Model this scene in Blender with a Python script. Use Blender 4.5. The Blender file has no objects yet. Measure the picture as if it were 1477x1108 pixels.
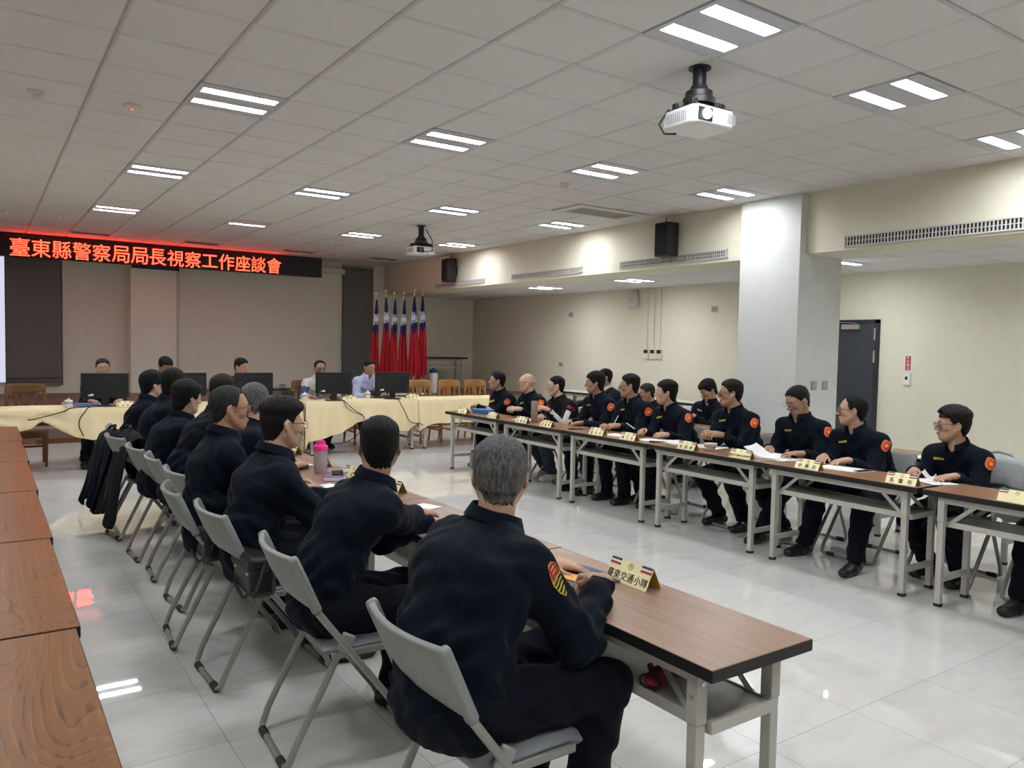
import bpy, math, random
import numpy as np
from mathutils import Vector, Matrix
import openvdb

random.seed(7)
SC = bpy.context.scene
COL = SC.collection
PI = math.pi

# ------------------------------------------------------------------ materials
def mat(name, color=(.8, .8, .8), rough=.5, metal=0., spec=.5, emis=None, estr=0., coat=0., sheen=0., trans=0., ior=1.45):
    m = bpy.data.materials.new(name)
    m.use_nodes = True
    b = m.node_tree.nodes['Principled BSDF']
    b.inputs['Base Color'].default_value = (*color, 1)
    b.inputs['Roughness'].default_value = rough
    b.inputs['Metallic'].default_value = metal
    b.inputs['Specular IOR Level'].default_value = spec
    b.inputs['IOR'].default_value = ior
    if emis:
        b.inputs['Emission Color'].default_value = (*emis, 1)
        b.inputs['Emission Strength'].default_value = estr
    if coat:
        b.inputs['Coat Weight'].default_value = coat
        b.inputs['Coat Roughness'].default_value = .05
    if sheen:
        b.inputs['Sheen Weight'].default_value = sheen
        b.inputs['Sheen Roughness'].default_value = .4
    if trans:
        b.inputs['Transmission Weight'].default_value = trans
    return m

class NT:
    """small node-graph helper on a material"""
    def __init__(s, m):
        s.t = m.node_tree; s.b = s.t.nodes['Principled BSDF']
    def n(s, typ, **kw):
        x = s.t.nodes.new(typ)
        for k, v in kw.items():
            if k.startswith('i_'):
                x.inputs[k[2:].replace('_', ' ')].default_value = v
            else:
                setattr(x, k, v)
        return x
    def l(s, a, b): s.t.links.new(a, b)
    def coord(s, scale=(1, 1, 1), loc=(0, 0, 0), rot=(0, 0, 0), kind='Object'):
        tc = s.n('ShaderNodeTexCoord'); mp = s.n('ShaderNodeMapping')
        mp.inputs['Scale'].default_value = scale; mp.inputs['Location'].default_value = loc; mp.inputs['Rotation'].default_value = rot
        s.l(tc.outputs[kind], mp.inputs['Vector'])
        return mp.outputs['Vector']
    def noise(s, vec, scale=5, detail=4, rough=.5, dist=0):
        x = s.n('ShaderNodeTexNoise'); s.l(vec, x.inputs['Vector'])
        x.inputs['Scale'].default_value = scale; x.inputs['Detail'].default_value = detail
        x.inputs['Roughness'].default_value = rough; x.inputs['Distortion'].default_value = dist
        return x.outputs['Fac']
    def ramp(s, fac, stops):
        r = s.n('ShaderNodeValToRGB'); s.l(fac, r.inputs['Fac'])
        el = r.color_ramp.elements
        while len(el) < len(stops): el.new(.5)
        for e, (p, c) in zip(el, stops):
            e.position = p; e.color = (*c, 1) if len(c) == 3 else c
        return r.outputs['Color']
    def bump(s, h, strength=.2, dist=.01):
        x = s.n('ShaderNodeBump'); s.l(h, x.inputs['Height'])
        x.inputs['Strength'].default_value = strength; x.inputs['Distance'].default_value = dist
        s.l(x.outputs['Normal'], s.b.inputs['Normal'])
    def base(s, c): s.l(c, s.b.inputs['Base Color'])

def m_noisy(name, c1, c2, scale=(20, 20, 20), rough=.6, bump=0., bdist=.003, detail=4, **kw):
    m = mat(name, c1, rough, **kw); g = NT(m)
    f = g.noise(g.coord(scale), 1, detail)
    g.base(g.ramp(f, [(.3, c1), (.7, c2)]))
    if bump: g.bump(f, bump, bdist)
    return m

def m_cloth(name, c, rough=.85, k=1.25, weave=900, fold=.35):
    m = mat(name, c, rough, spec=.18, sheen=.03); g = NT(m)
    v = g.coord()
    a = g.noise(v, 7, 3, .55, .6); b = g.noise(v, weave, 1)
    g.base(g.ramp(a, [(.3, tuple(x / k for x in c)), (.7, tuple(x * k for x in c))]))
    ad = g.n('ShaderNodeMath', operation='MULTIPLY_ADD'); g.l(b, ad.inputs[0]); ad.inputs[1].default_value = .04; g.l(a, ad.inputs[2])
    g.bump(ad.outputs[0], fold, .03)
    return m

def m_wood(name, c1, c2, c3, along='y', scale=1., dist=6., rough=.35, grain=60, ring=3., spec=.4, bands=1.):
    """laminate wood, grain running along one object axis"""
    m = mat(name, c1, rough, spec=spec); g = NT(m)
    st = {'x': (.12, 1, 1), 'y': (1, .12, 1), 'z': (1, 1, .12)}[along]
    v = g.coord(tuple(s_ * scale for s_ in st))
    n1 = g.noise(v, 2.2, 2, .5)
    w = g.n('ShaderNodeTexWave', wave_type='RINGS', rings_direction={'x': 'X', 'y': 'Y', 'z': 'Z'}[along], wave_profile='SAW')
    g.l(v, w.inputs['Vector']); w.inputs['Scale'].default_value = ring; w.inputs['Distortion'].default_value = dist
    w.inputs['Detail'].default_value = 3; w.inputs['Detail Scale'].default_value = 1.2
    st2 = {'x': (.02, 1, 1), 'y': (1, .02, 1), 'z': (1, 1, .02)}[along]
    f = g.noise(g.coord(st2), grain * 3, 3, .6)
    mx = g.n('ShaderNodeMath', operation='MULTIPLY_ADD'); g.l(f, mx.inputs[0]); mx.inputs[1].default_value = .55
    sc = g.n('ShaderNodeMath', operation='MULTIPLY'); g.l(w.outputs['Fac'], sc.inputs[0]); sc.inputs[1].default_value = .45 * bands
    g.l(sc.outputs[0], mx.inputs[2])
    g.base(g.ramp(mx.outputs[0], [(.2, c1), (.5, c2), (.85, c3)]))
    return m

def m_figured(name, c1, c2, c3, rough=.3):
    """flat-sawn oak: contour lines of a stretched noise make the cathedral figure"""
    m = mat(name, c2, rough, spec=.35); g = NT(m)
    n = g.noise(g.coord((2.6, .62, 1)), 1.15, 1.5, .4, .35)
    fine = g.noise(g.coord((60, 1.6, 1)), 1, 3, .6)
    a = g.n('ShaderNodeMath', operation='MULTIPLY_ADD'); g.l(n, a.inputs[0]); a.inputs[1].default_value = 44.; 
    j = g.n('ShaderNodeMath', operation='MULTIPLY'); g.l(g.noise(g.coord((16, 2.2, 1)), 1, 3, .6), j.inputs[0]); j.inputs[1].default_value = 1.1; g.l(j.outputs[0], a.inputs[2])
    fr = g.n('ShaderNodeMath', operation='FRACT'); g.l(a.outputs[0], fr.inputs[0])
    mx = g.n('ShaderNodeMath', operation='MULTIPLY_ADD'); g.l(fr.outputs[0], mx.inputs[0]); mx.inputs[1].default_value = .42
    f2 = g.n('ShaderNodeMath', operation='MULTIPLY'); g.l(fine, f2.inputs[0]); f2.inputs[1].default_value = .72; g.l(f2.outputs[0], mx.inputs[2])
    g.base(g.ramp(mx.outputs[0], [(.18, c3), (.45, c2), (.70, c2), (.86, c1)]))
    return m

# ------------------------------------------------------------------ mesh building
class MB:
    def __init__(s): s.v = []; s.f = []; s.m = []
    def add(s, vs, fs, mi=0):
        o = len(s.v); s.v.extend([tuple(p) for p in vs]); s.f.extend([tuple(i + o for i in f) for f in fs]); s.m.extend([mi] * len(fs))
        return s
    def box(s, c, d, R=None, mi=0):
        x, y, z = (k / 2 for k in d)
        P = [Vector((a * x, b * y, e * z)) for e in (-1, 1) for b in (-1, 1) for a in (-1, 1)]
        if R is not None: P = [R @ p for p in P]
        c = Vector(c)
        return s.add([c + p for p in P], [(0, 2, 3, 1), (4, 5, 7, 6), (0, 1, 5, 4), (2, 6, 7, 3), (0, 4, 6, 2), (1, 3, 7, 5)], mi)
    def span(s, a, b, mi=0):
        return s.box([(p + q) / 2 for p, q in zip(a, b)], [abs(q - p) for p, q in zip(a, b)], None, mi)
    def bar(s, a, b, w, h, up=(0, 0, 1), mi=0):
        a = Vector(a); b = Vector(b); d = (b - a).normalized(); u = Vector(up)
        if abs(d.dot(u)) > .98: u = Vector((1, 0, 0))
        sd = d.cross(u).normalized(); u = sd.cross(d)
        R = Matrix((d, sd, u)).transposed()
        return s.box((a + b) / 2, ((b - a).length, w, h), R, mi)
    def tube(s, pts, r, n=10, closed=False, mi=0, flat=None):
        P = [Vector(p) for p in pts]; N = len(P)
        rr = r if isinstance(r, (list, tuple)) else [r] * N
        T = []
        for i in range(N):
            a = P[i - 1] if (i > 0 or closed) else P[i]; b = P[(i + 1) % N] if (i < N - 1 or closed) else P[i]
            T.append((b - a).normalized())
        u = Vector((0, 0, 1)) if abs(T[0].z) < .9 else Vector((1, 0, 0))
        u = (u - T[0] * u.dot(T[0])).normalized()
        vs = []
        for i in range(N):
            u = (u - T[i] * u.dot(T[i])); u = u.normalized() if u.length > 1e-6 else Vector((1, 0, 0)); w = T[i].cross(u)
            for k in range(n):
                an = 2 * PI * k / n
                vs.append(P[i] + (u * math.cos(an) + w * math.sin(an) * (flat or 1)) * rr[i])
        fs = []
        for i in range(N if closed else N - 1):
            j = (i + 1) % N
            for k in range(n):
                l = (k + 1) % n
                fs.append((i * n + k, i * n + l, j * n + l, j * n + k))
        if not closed:
            fs.append(tuple(range(n - 1, -1, -1))); fs.append(tuple((N - 1) * n + k for k in range(n)))
        return s.add(vs, fs, mi)
    def lathe(s, prof, c=(0, 0, 0), n=24, mi=0, R=None):
        c = Vector(c); vs = []; fs = []
        for r, z in prof:
            for k in range(n):
                p = Vector((r * math.cos(2 * PI * k / n), r * math.sin(2 * PI * k / n), z))
                vs.append(c + (R @ p if R is not None else p))
        for i in range(len(prof) - 1):
            for k in range(n):
                l = (k + 1) % n
                fs.append((i * n + k, i * n + l, (i + 1) * n + l, (i + 1) * n + k))
        fs.append(tuple(range(n - 1, -1, -1))); fs.append(tuple((len(prof) - 1) * n + k for k in range(n)))
        return s.add(vs, fs, mi)
    def prism(s, pts, a, b, mi=0):
        """closed outline given as 3D points, extruded from offset a to offset b (vectors)"""
        a = Vector(a); b = Vector(b); n = len(pts); P = [Vector(p) for p in pts]
        vs = [p + a for p in P] + [p + b for p in P]
        fs = [tuple(range(n - 1, -1, -1)), tuple(range(n, 2 * n))] + [(i, (i + 1) % n, n + (i + 1) % n, n + i) for i in range(n)]
        return s.add(vs, fs, mi)
    def grid(s, fn, nu, nv, mi=0, wrap=False):
        vs = [fn(i / nu, j / nv) for j in range(nv + 1) for i in range(nu + 1)]
        fs = [(j * (nu + 1) + i, j * (nu + 1) + i + 1, (j + 1) * (nu + 1) + i + 1, (j + 1) * (nu + 1) + i) for j in range(nv) for i in range(nu)]
        return s.add(vs, fs, mi)
    def ball(s, c, r, n=12, mi=0, R=None):
        r = r if isinstance(r, (list, tuple)) else (r, r, r); c = Vector(c); m = n // 2; vs = []; fs = []
        for j in range(m + 1):
            t = PI * j / m
            for k in range(n):
                p = Vector((r[0] * math.sin(t) * math.cos(2 * PI * k / n), r[1] * math.sin(t) * math.sin(2 * PI * k / n), r[2] * math.cos(t)))
                vs.append(c + (R @ p if R is not None else p))
        for j in range(m):
            for k in range(n):
                l = (k + 1) % n; fs.append((j * n + k, (j + 1) * n + k, (j + 1) * n + l, j * n + l))
        return s.add(vs, fs, mi)

def link(o, parent=None):
    COL.objects.link(o)
    if parent is not None: o.parent = parent
    return o

def obj(name, mb, m, parent=None, bevel=0., smooth=35, solid=0., sub=0, loc=None, rotz=0):
    me = bpy.data.meshes.new(name)
    me.from_pydata(mb.v, [], mb.f); me.validate()
    ms = m if isinstance(m, (list, tuple)) else [m]
    for x in ms: me.materials.append(x)
    if len(ms) > 1: me.polygons.foreach_set('material_index', mb.m[:len(me.polygons)])
    if smooth:
        me.polygons.foreach_set('use_smooth', [True] * len(me.polygons)); me.set_sharp_from_angle(angle=math.radians(smooth))
    o = bpy.data.objects.new(name, me); link(o, parent)
    if loc is not None: o.location = loc
    o.rotation_euler[2] = rotz
    if solid:
        md = o.modifiers.new('s', 'SOLIDIFY'); md.thickness = solid; md.offset = 0
    if bevel:
        md = o.modifiers.new('b', 'BEVEL'); md.width = bevel; md.segments = 2; md.limit_method = 'ANGLE'; md.angle_limit = math.radians(40); md.harden_normals = False
    if sub:
        md = o.modifiers.new('u', 'SUBSURF'); md.levels = sub; md.render_levels = sub
    return o

def tag(o, label, cat, group=None, kind=None):
    o['label'] = label; o['category'] = cat
    if group: o['group'] = group
    if kind: o['kind'] = kind
    return o

def thing(name, label, cat, loc=(0, 0, 0), rotz=0., group=None):
    o = bpy.data.objects.new(name, None); link(o)
    o.location = loc; o.rotation_euler = (0, 0, rotz); o.empty_display_size = .1
    return tag(o, label, cat, group)

def struct(name, mb, m, **kw):
    o = obj(name, mb, m, **kw)
    if o.parent is None: o['kind'] = 'structure'
    return o

def dup(root, label, loc, rotz=0., group=None):
    r = root.copy(); COL.objects.link(r); r.location = loc; r.rotation_euler = (0, 0, rotz); r['label'] = label
    if group: r['group'] = group
    for ch in list(root.children):
        c = ch.copy(); COL.objects.link(c); c.parent = r
        for g in list(ch.children):
            d = g.copy(); COL.objects.link(d); d.parent = c
    return r

def text_mb(body, height=None, width=None, depth=.002, bold=0., fit=None):
    """lettering as a mesh in the XZ plane, reading towards +X, centred, front face towards -Y"""
    cu = bpy.data.curves.new('lettering', 'FONT'); cu.body = body; cu.size = 1; cu.offset = bold; cu.extrude = .5
    o = bpy.data.objects.new('lettering', cu); COL.objects.link(o)
    dg = bpy.context.evaluated_depsgraph_get()
    me = bpy.data.meshes.new_from_object(o.evaluated_get(dg))
    V = np.array([v.co[:] for v in me.vertices]); F = [tuple(p.vertices) for p in me.polygons]
    bpy.data.objects.remove(o); bpy.data.curves.remove(cu); bpy.data.meshes.remove(me)
    mb = MB()
    if not len(V): return mb
    lo = V.min(0); hi = V.max(0); V = V - (lo + hi) / 2
    sx = width / (hi[0] - lo[0]) if width else None
    sy = height / (hi[1] - lo[1]) if height else None
    sx = sx or sy; sy = sy or sx
    mb.add([(x * sx, -z * depth, y * sy) for x, y, z in V], F)
    return mb

def moved(mb, M):
    mb.v = [tuple(M @ Vector(p)) for p in mb.v]; return mb

def TR(loc, rz=0, rx=0, ry=0):
    return Matrix.Translation(Vector(loc)) @ Matrix.Rotation(rz, 4, 'Z') @ Matrix.Rotation(ry, 4, 'Y') @ Matrix.Rotation(rx, 4, 'X')
EXPOSURE = 1.22
# ------------------------------------------------------------------ palette
M = {}
M['wall'] = m_noisy('cream_wall_paint', (.70, .67, .55), (.73, .70, .58), (9, 9, 9), .8, .05, .002)
M['wall_front'] = m_noisy('beige_wall_paint', (.80, .765, .68), (.83, .795, .71), (9, 9, 9), .85, .05, .002)
M['pillar'] = m_noisy('pale_column_paint', (.62, .635, .63), (.65, .665, .66), (9, 9, 9), .7, .05, .002)
M['pillar_front'] = m_noisy('pale_pillar_paint', (.86, .83, .76), (.88, .85, .78), (9, 9, 9), .8, .05, .002)
M['tile'] = m_noisy('ceiling_tile', (.64, .63, .615), (.68, .67, .655), (260, 260, 260), .9, .25, .002)
M['tbar'] = mat('ceiling_tee_bar', (.36, .35, .34), .5)
M['black'] = mat('black_plastic', (.012, .012, .013), .45)
M['blackmat'] = mat('black_matte', (.01, .01, .011), .8)
M['screenblk'] = mat('black_gloss_back', (.012, .013, .015), .35)
M['white'] = mat('white_plastic', (.78, .78, .77), .4)
M['offwhite'] = mat('grey_white_plastic', (.62, .61, .58), .5)
M['paper'] = mat('white_paper', (.80, .80, .80), .8)
M['steel'] = mat('grey_painted_steel', (.44, .43, .385), .42, spec=.5)
M['steel2'] = mat('grey_enamel_tube', (.30, .305, .29), .35, metal=.35)
M['chairpl'] = m_noisy('light_grey_moulded_plastic', (.22, .235, .225), (.25, .265, .255), (60, 60, 60), .45, .08, .001)
M['seatpl'] = m_noisy('blue_grey_moulded_seat', (.19, .20, .225), (.21, .22, .245), (60, 60, 60), .45, .08, .001)
M['chrome'] = mat('satin_metal', (.62, .62, .62), .3, metal=.9)
M['brass'] = mat('brass', (.75, .50, .14), .3, metal=.9)
M['rubber'] = mat('dark_rubber', (.02, .02, .02), .7)
M['edge'] = mat('black_edge_band', (.008, .008, .009), .5)
M['door'] = mat('dark_grey_door', (.035, .042, .052), .5)
M['grille'] = mat('grille_white', (.58, .57, .55), .5)
M['dark'] = mat('dark_cavity', (.015, .015, .016), .9)
M['wood_light'] = m_wood('brown_laminate', (.17, .098, .068), (.33, .21, .15), (.46, .32, .245), 'y', 1.0, 2.5, .3, 40, 1.2, bands=.4)
M['wood_right'] = m_wood('warm_brown_laminate', (.15, .075, .038), (.27, .145, .075), (.38, .22, .125), 'y', 1.0, 2.5, .3, 75, 1.2, bands=.5)
M['wood_left'] = m_figured('orange_oak_laminate', (.065, .022, .006), (.19, .078, .020), (.31, .14, .042), .34)
M['wood_stage'] = m_wood('stage_planks', (.13, .085, .06), (.19, .13, .095), (.24, .17, .125), 'x', .7, 2, .5, 30, 1, bands=.5)
M['wood_chair'] = m_wood('honey_oak_varnish', (.20, .085, .022), (.36, .17, .05), (.48, .26, .09), 'z', 1.5, 3, .35, 60, 2)
M['wood_chair_dark'] = m_wood('brown_oak_varnish', (.085, .035, .012), (.16, .07, .026), (.24, .115, .045), 'z', 1.5, 3, .35, 60, 2)

def floor_mat():
    m = mat('polished_floor_tile', (.7, .7, .68), .03, spec=.5, ior=2.0); g = NT(m)
    v = g.coord((1 / .6, 1 / .6, 1), (-.2 / .6, -.115 / .6, 0))
    sp = g.n('ShaderNodeSeparateXYZ'); g.l(v, sp.inputs[0])
    ds = []
    for ax in ('X', 'Y'):
        fr = g.n('ShaderNodeMath', operation='FRACT'); g.l(sp.outputs[ax], fr.inputs[0])
        sb = g.n('ShaderNodeMath', operation='SUBTRACT'); g.l(fr.outputs[0], sb.inputs[0]); sb.inputs[1].default_value = .5
        ab = g.n('ShaderNodeMath', operation='ABSOLUTE'); g.l(sb.outputs[0], ab.inputs[0]); ds.append(ab.outputs[0])
    mx = g.n('ShaderNodeMath', operation='MAXIMUM'); g.l(ds[0], mx.inputs[0]); g.l(ds[1], mx.inputs[1])
    gt = g.n('ShaderNodeMath', operation='GREATER_THAN'); g.l(mx.outputs[0], gt.inputs[0]); gt.inputs[1].default_value = .4975
    # per-tile tone plus faint veining
    fl = g.n('ShaderNodeVectorMath', operation='FLOOR'); g.l(v, fl.inputs[0])
    wn = g.n('ShaderNodeTexWhiteNoise', noise_dimensions='2D'); g.l(fl.outputs[0], wn.inputs['Vector'])
    vein = g.noise(g.coord((1.2, 3.5, 1), rot=(0, 0, .5)), 2.2, 5, .6, 1.2)
    ad = g.n('ShaderNodeMath', operation='MULTIPLY_ADD'); g.l(wn.outputs['Value'], ad.inputs[0]); ad.inputs[1].default_value = .25; g.l(vein, ad.inputs[2])
    c = g.ramp(ad.outputs[0], [(.3, (.57, .565, .545)), (.6, (.65, .645, .63)), (.9, (.69, .685, .67))])
    mixn = g.n('ShaderNodeMix', data_type='RGBA'); g.l(gt.outputs[0], mixn.inputs['Factor']); g.l(c, mixn.inputs['A']); mixn.inputs['B'].default_value = (.16, .155, .15, 1)
    g.base(mixn.outputs['Result'])
    rg = g.n('ShaderNodeMath', operation='MULTIPLY_ADD'); g.l(gt.outputs[0], rg.inputs[0]); rg.inputs[1].default_value = .5; rg.inputs[2].default_value = .022
    g.l(rg.outputs[0], g.b.inputs['Roughness'])
    return m
M['floor'] = floor_mat()

# ------------------------------------------------------------------ room shell
XL, XR, YB, YF = -2.4, 10.0, -3.2, 16.3
ZC, ZR, XB = 3.352, 2.69, 7.62
struct('floor', MB().span((XL - .2, YB - .2, -.1), (XR + .2, YF + .4, 0)), M['floor'])
struct('wall_right', MB().span((XR, YB, 0), (XR + .2, YF, 3.5)), M['wall'])
struct('wall_left', MB().span((XL - .2, YB, 0), (XL, YF, 3.5)), M['wall'])
struct('wall_back', MB().span((XL - .2, YB - .2, 0), (XR + .2, YB, 3.5)), M['wall'])
# front wall with two window openings
W1 = (.24, 1.25, .72, 3.22); W2 = (6.62, 7.345, .95, 3.31)
fw = MB()
xs = [XL - .2, W1[0], W1[1], W2[0], W2[1], XR + .2]
for i in range(5):
    if i in (1, 3):
        w = W1 if i == 1 else W2
        fw.span((xs[i], YF, 0), (xs[i + 1], YF + .22, w[2])); fw.span((xs[i], YF, w[3]), (xs[i + 1], YF + .22, 3.5))
    else:
        fw.span((xs[i], YF, 0), (xs[i + 1], YF + .22, 3.5))
struct('wall_front', fw, M['wall_front'])
M['glass'] = mat('window_glass', (.9, .95, 1), .02, trans=1., ior=1.05)
for k, w in ((1, W1), (2, W2)):
    fr = MB()
    for a, b in (((w[0], w[2]), (w[0] + .04, w[3])), ((w[1] - .04, w[2]), (w[1], w[3])), ((w[0], w[2]), (w[1], w[2] + .05)), ((w[0], w[3] - .04), (w[1], w[3]))):
        fr.span((a[0], YF + .10, a[1]), (b[0], YF + .15, b[1]))
    o = struct(f'window_{k}', fr, M['white'])
    obj('pane', MB().span((w[0] + .03, YF + .12, w[2] + .03), (w[1] - .03, YF + .128, w[3] - .03)), M['glass'], o)
struct('trim_1', MB().span((2.33, YF - .3, .57), (3.13, YF + .05, ZC)), M['pillar_front'], bevel=.004)
# stage along the front wall
st = MB().span((XL, 13.4, 0), (XR, YF, .57), 0)
struct('stage_platform', st, M['wood_stage'])
struct('baseboard_front', MB().span((XL, 13.385, 0), (XR, 13.4, .07)), M['wood_chair_dark'])
# beam, column
struct('beam', MB().span((XB, YB, ZR - .001), (XB + .62, YF, 3.5)), M['wall'])
struct('column', MB().span((7.51, 5.35, 0), (8.31, 6.17, ZC + .05)), M['pillar'], bevel=.004)
struct('baseboard_right', MB().span((XR - .012, YB, 0), (XR, YF, .1)), M['offwhite'])

GX, GY = .6685, 5.058
LIGHTS = [(i, j) for j in (-9, -4, 1, 6, 11) for i in (-2, 1, 4, 7, 10)]
HOLES = set(LIGHTS)
CASS = (9, 4)            # cassette air conditioner takes a 2 x 1 block of tiles
HOLES |= {(9, 4), (10, 4)}
def ceiling(name, x0, x1, y0, y1, z, gx, gy, holes):
    mb = MB(); g = .0075
    i0 = math.floor((x0 - gx) / .6); i1 = math.ceil((x1 - gx) / .6); j0 = math.floor((y0 - gy) / .6); j1 = math.ceil((y1 - gy) / .6)
    for i in range(i0, i1):
        for j in range(j0, j1):
            if (i, j) in holes: continue
            a = max(gx + i * .6 + g, x0); b = min(gx + i * .6 + .6 - g, x1); c = max(gy + j * .6 + g, y0); d = min(gy + j * .6 + .6 - g, y1)
            if b - a < .02 or d - c < .02: continue
            e = .012
            vs = [(a, c, z + .012), (b, c, z + .012), (b, d, z + .012), (a, d, z + .012), (a + e, c + e, z), (b - e, c + e, z), (b - e, d - e, z), (a + e, d - e, z)]
            mb.add(vs, [(7, 6, 5, 4), (0, 4, 5, 1), (1, 5, 6, 2), (2, 6, 7, 3), (3, 7, 4, 0)], 0)
    # tee bars behind the tile edges
    for i in range(i0, i1 + 1):
        x = gx + i * .6
        if x0 <= x <= x1: mb.span((x - .012, y0, z + .012), (x + .012, y1, z + .02), 1)
    for j in range(j0, j1 + 1):
        y = gy + j * .6
        if y0 <= y <= y1: mb.span((x0, y - .012, z + .0121), (x1, y + .012, z + .0201), 1)
    mb.span((x0, y0, z + .15), (x1, y1, z + .17), 1)
    return struct(name, mb, [M['tile'], M['tbar']], smooth=0)
ceiling('ceiling', XL, XB, YB, YF, ZC, GX, GY, HOLES)
RX, RY = 8.48, 5.44
RL = [(0, -5), (0, 0), (0, 6), (0, 10)]
ceiling('ceiling_recess', XB + .62, XR, YB, YF, ZR, RX, RY, set(RL))

# ------------------------------------------------------------------ ceiling lights
LAMP = mat('lamp_diffuser', (.9, .9, .9), .5, emis=(.955, .98, 1.0), estr=29.)
LAMP_OFF = mat('lamp_diffuser_unlit', (.75, .75, .75), .5)
M['reflector'] = mat('lamp_reflector', (.50, .51, .55), .4)
def make_light():
    t = thing('ceiling_light', '', 'light', (0, 0, 0))
    f = MB()
    f.span((-.295, -.295, .03), (.295, .295, .085))
    for y0_, y1_ in ((-.295, -.198), (-.092, .092), (.198, .295)): f.span((-.295, y0_, -.002), (.295, y1_, .03))
    for x0_, x1_ in ((-.295, -.262), (.262, .295)):
        for s in (-1, 1): f.span((x0_, min(s * .092, s * .198), -.002), (x1_, max(s * .092, s * .198), .03))
    for s in (-1, 1):
        f.span((s * .295 - .006, -.295, -.003), (s * .295 + .006, .295, .085)); f.span((-.295, s * .295 - .006, -.003), (.295, s * .295 + .006, .085))
    obj('housing', f, M['reflector'], t)
    for s in (-1, 1):
        y = s * .145; d = MB().span((-.262, y - .053, .018), (.262, y + .053, .029))
        obj('diffuser', d, LAMP, t)
    return t
proto = make_light(); first = True
lights = [((GX + i * .6 + .3, GY + j * .6 + .3, ZC), i, j) for i, j in LIGHTS]
rowname = {-9: 'behind the camera', -4: 'row over the nearest table', 1: 'second row', 6: 'third row', 11: 'far row before the red sign'}
colname = {-2: 'leftmost column out of view', 1: 'left column', 4: 'second column from left', 7: 'third column from left', 10: 'column nearest the beam'}
for loc, i, j in lights:
    lb = f'twin bar ceiling light, {colname[i]}, {rowname[j]}'
    if (i, j) == (4, 11): lb = 'ceiling light with only one lit bar, nearest the sign'
    if (i, j) == (4, -4): lb = 'large twin bar ceiling light right above the nearest projector'
    if first:
        proto.location = loc; proto['label'] = lb; proto['group'] = 'ceiling lights'; t = proto; first = False
    else: t = dup(proto, lb, loc, 0, 'ceiling lights')
    if (i, j) == (4, 11):
        k = [c for c in t.children if c.name.startswith('diffuser')][0]
        k.data = k.data.copy(); k.data.materials[0] = LAMP_OFF
for n, (i, j) in enumerate(RL):
    dup(proto, ['recessed twin bar light in the side bay, nearest and out of view', 'recessed twin bar light in the side bay, above the grey door', 'recessed twin bar light in the side bay behind the column', 'farthest recessed twin bar light in the side bay'][n], (RX + i * .6 + .3, RY + j * .6 + .3, ZR), 0, 'side bay lights')

# ------------------------------------------------------------------ fixtures
def vents():
    for n, (x, y) in enumerate(((GX + 1 * .6 + .3, 14.95), (GX + 4 * .6 + .3, 14.95), (GX + 7 * .6 + .3, 14.95), (GX + 10 * .6 + .3, 14.95))):
        t = thing('ceiling_vent', 'dark slotted ceiling vent, ' + ['first from the left above the red sign', 'second from the left above the red sign', 'near the right end of the red sign', 'above the flags'][n], 'vent', (x, y, ZC), 0, 'slotted ceiling vents')
        f = MB()
        for s in (-1, 1):
            f.span((-.3, s * .13 - .012, -.008), (.3, s * .13 + .012, .004)); f.span((s * .29 - .01, -.12, -.008), (s * .29 + .01, .12, .004))
        obj('frame', f, M['tbar'], t)
        sl = MB()
        for k in range(7): sl.box((0, -.1 + k * .033, -.001), (.56, .02, .004), Matrix.Rotation(.5, 3, 'X'))
        obj('louvre', sl, mat('vent_metal', (.10, .09, .09), .25, metal=.5), t)
vents()
def grille(y0, y1, z0, z1, label):
    t = thing('air_grille', label, 'vent', (XB, (y0 + y1) / 2, (z0 + z1) / 2), 0, 'air grilles along the beam')
    L = y1 - y0; h = z1 - z0; f = MB()
    f.span((-.02, -L / 2, h / 2 - .014), (0, L / 2, h / 2)); f.span((-.02, -L / 2, -h / 2), (0, L / 2, -h / 2 + .014))
    f.span((-.02, -L / 2, -h / 2), (0, -L / 2 + .014, h / 2)); f.span((-.02, L / 2 - .014, -h / 2), (0, L / 2, h / 2))
    obj('frame', f, M['grille'], t)
    obj('cavity', MB().span((-.004, -L / 2 + .01, -h / 2 + .01), (-.001, L / 2 - .01, h / 2 - .01)), M['dark'], t)
    s = MB(); n = int(L / .034)
    for k in range(1, n): s.span((-.017, -L / 2 + k * L / n - .006, -h / 2 + .012), (-.006, -L / 2 + k * L / n + .006, h / 2 - .012))
    s.span((-.012, -L / 2 + .01, -.004), (-.008, L / 2 - .01, .004))
    obj('fins', s, M['grille'], t)
grille(2.2, 4.88, 2.715, 2.835, 'long white air grille on the beam right of the column')
grille(6.45, 8.40, 2.735, 2.84, 'white air grille on the beam under the nearer black speaker')
grille(9.25, 11.15, 2.735, 2.83, 'white air grille on the beam between the two speakers')
grille(12.03, 13.9, 2.735, 2.82, 'farthest white air grille on the beam under the far speaker')

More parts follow.
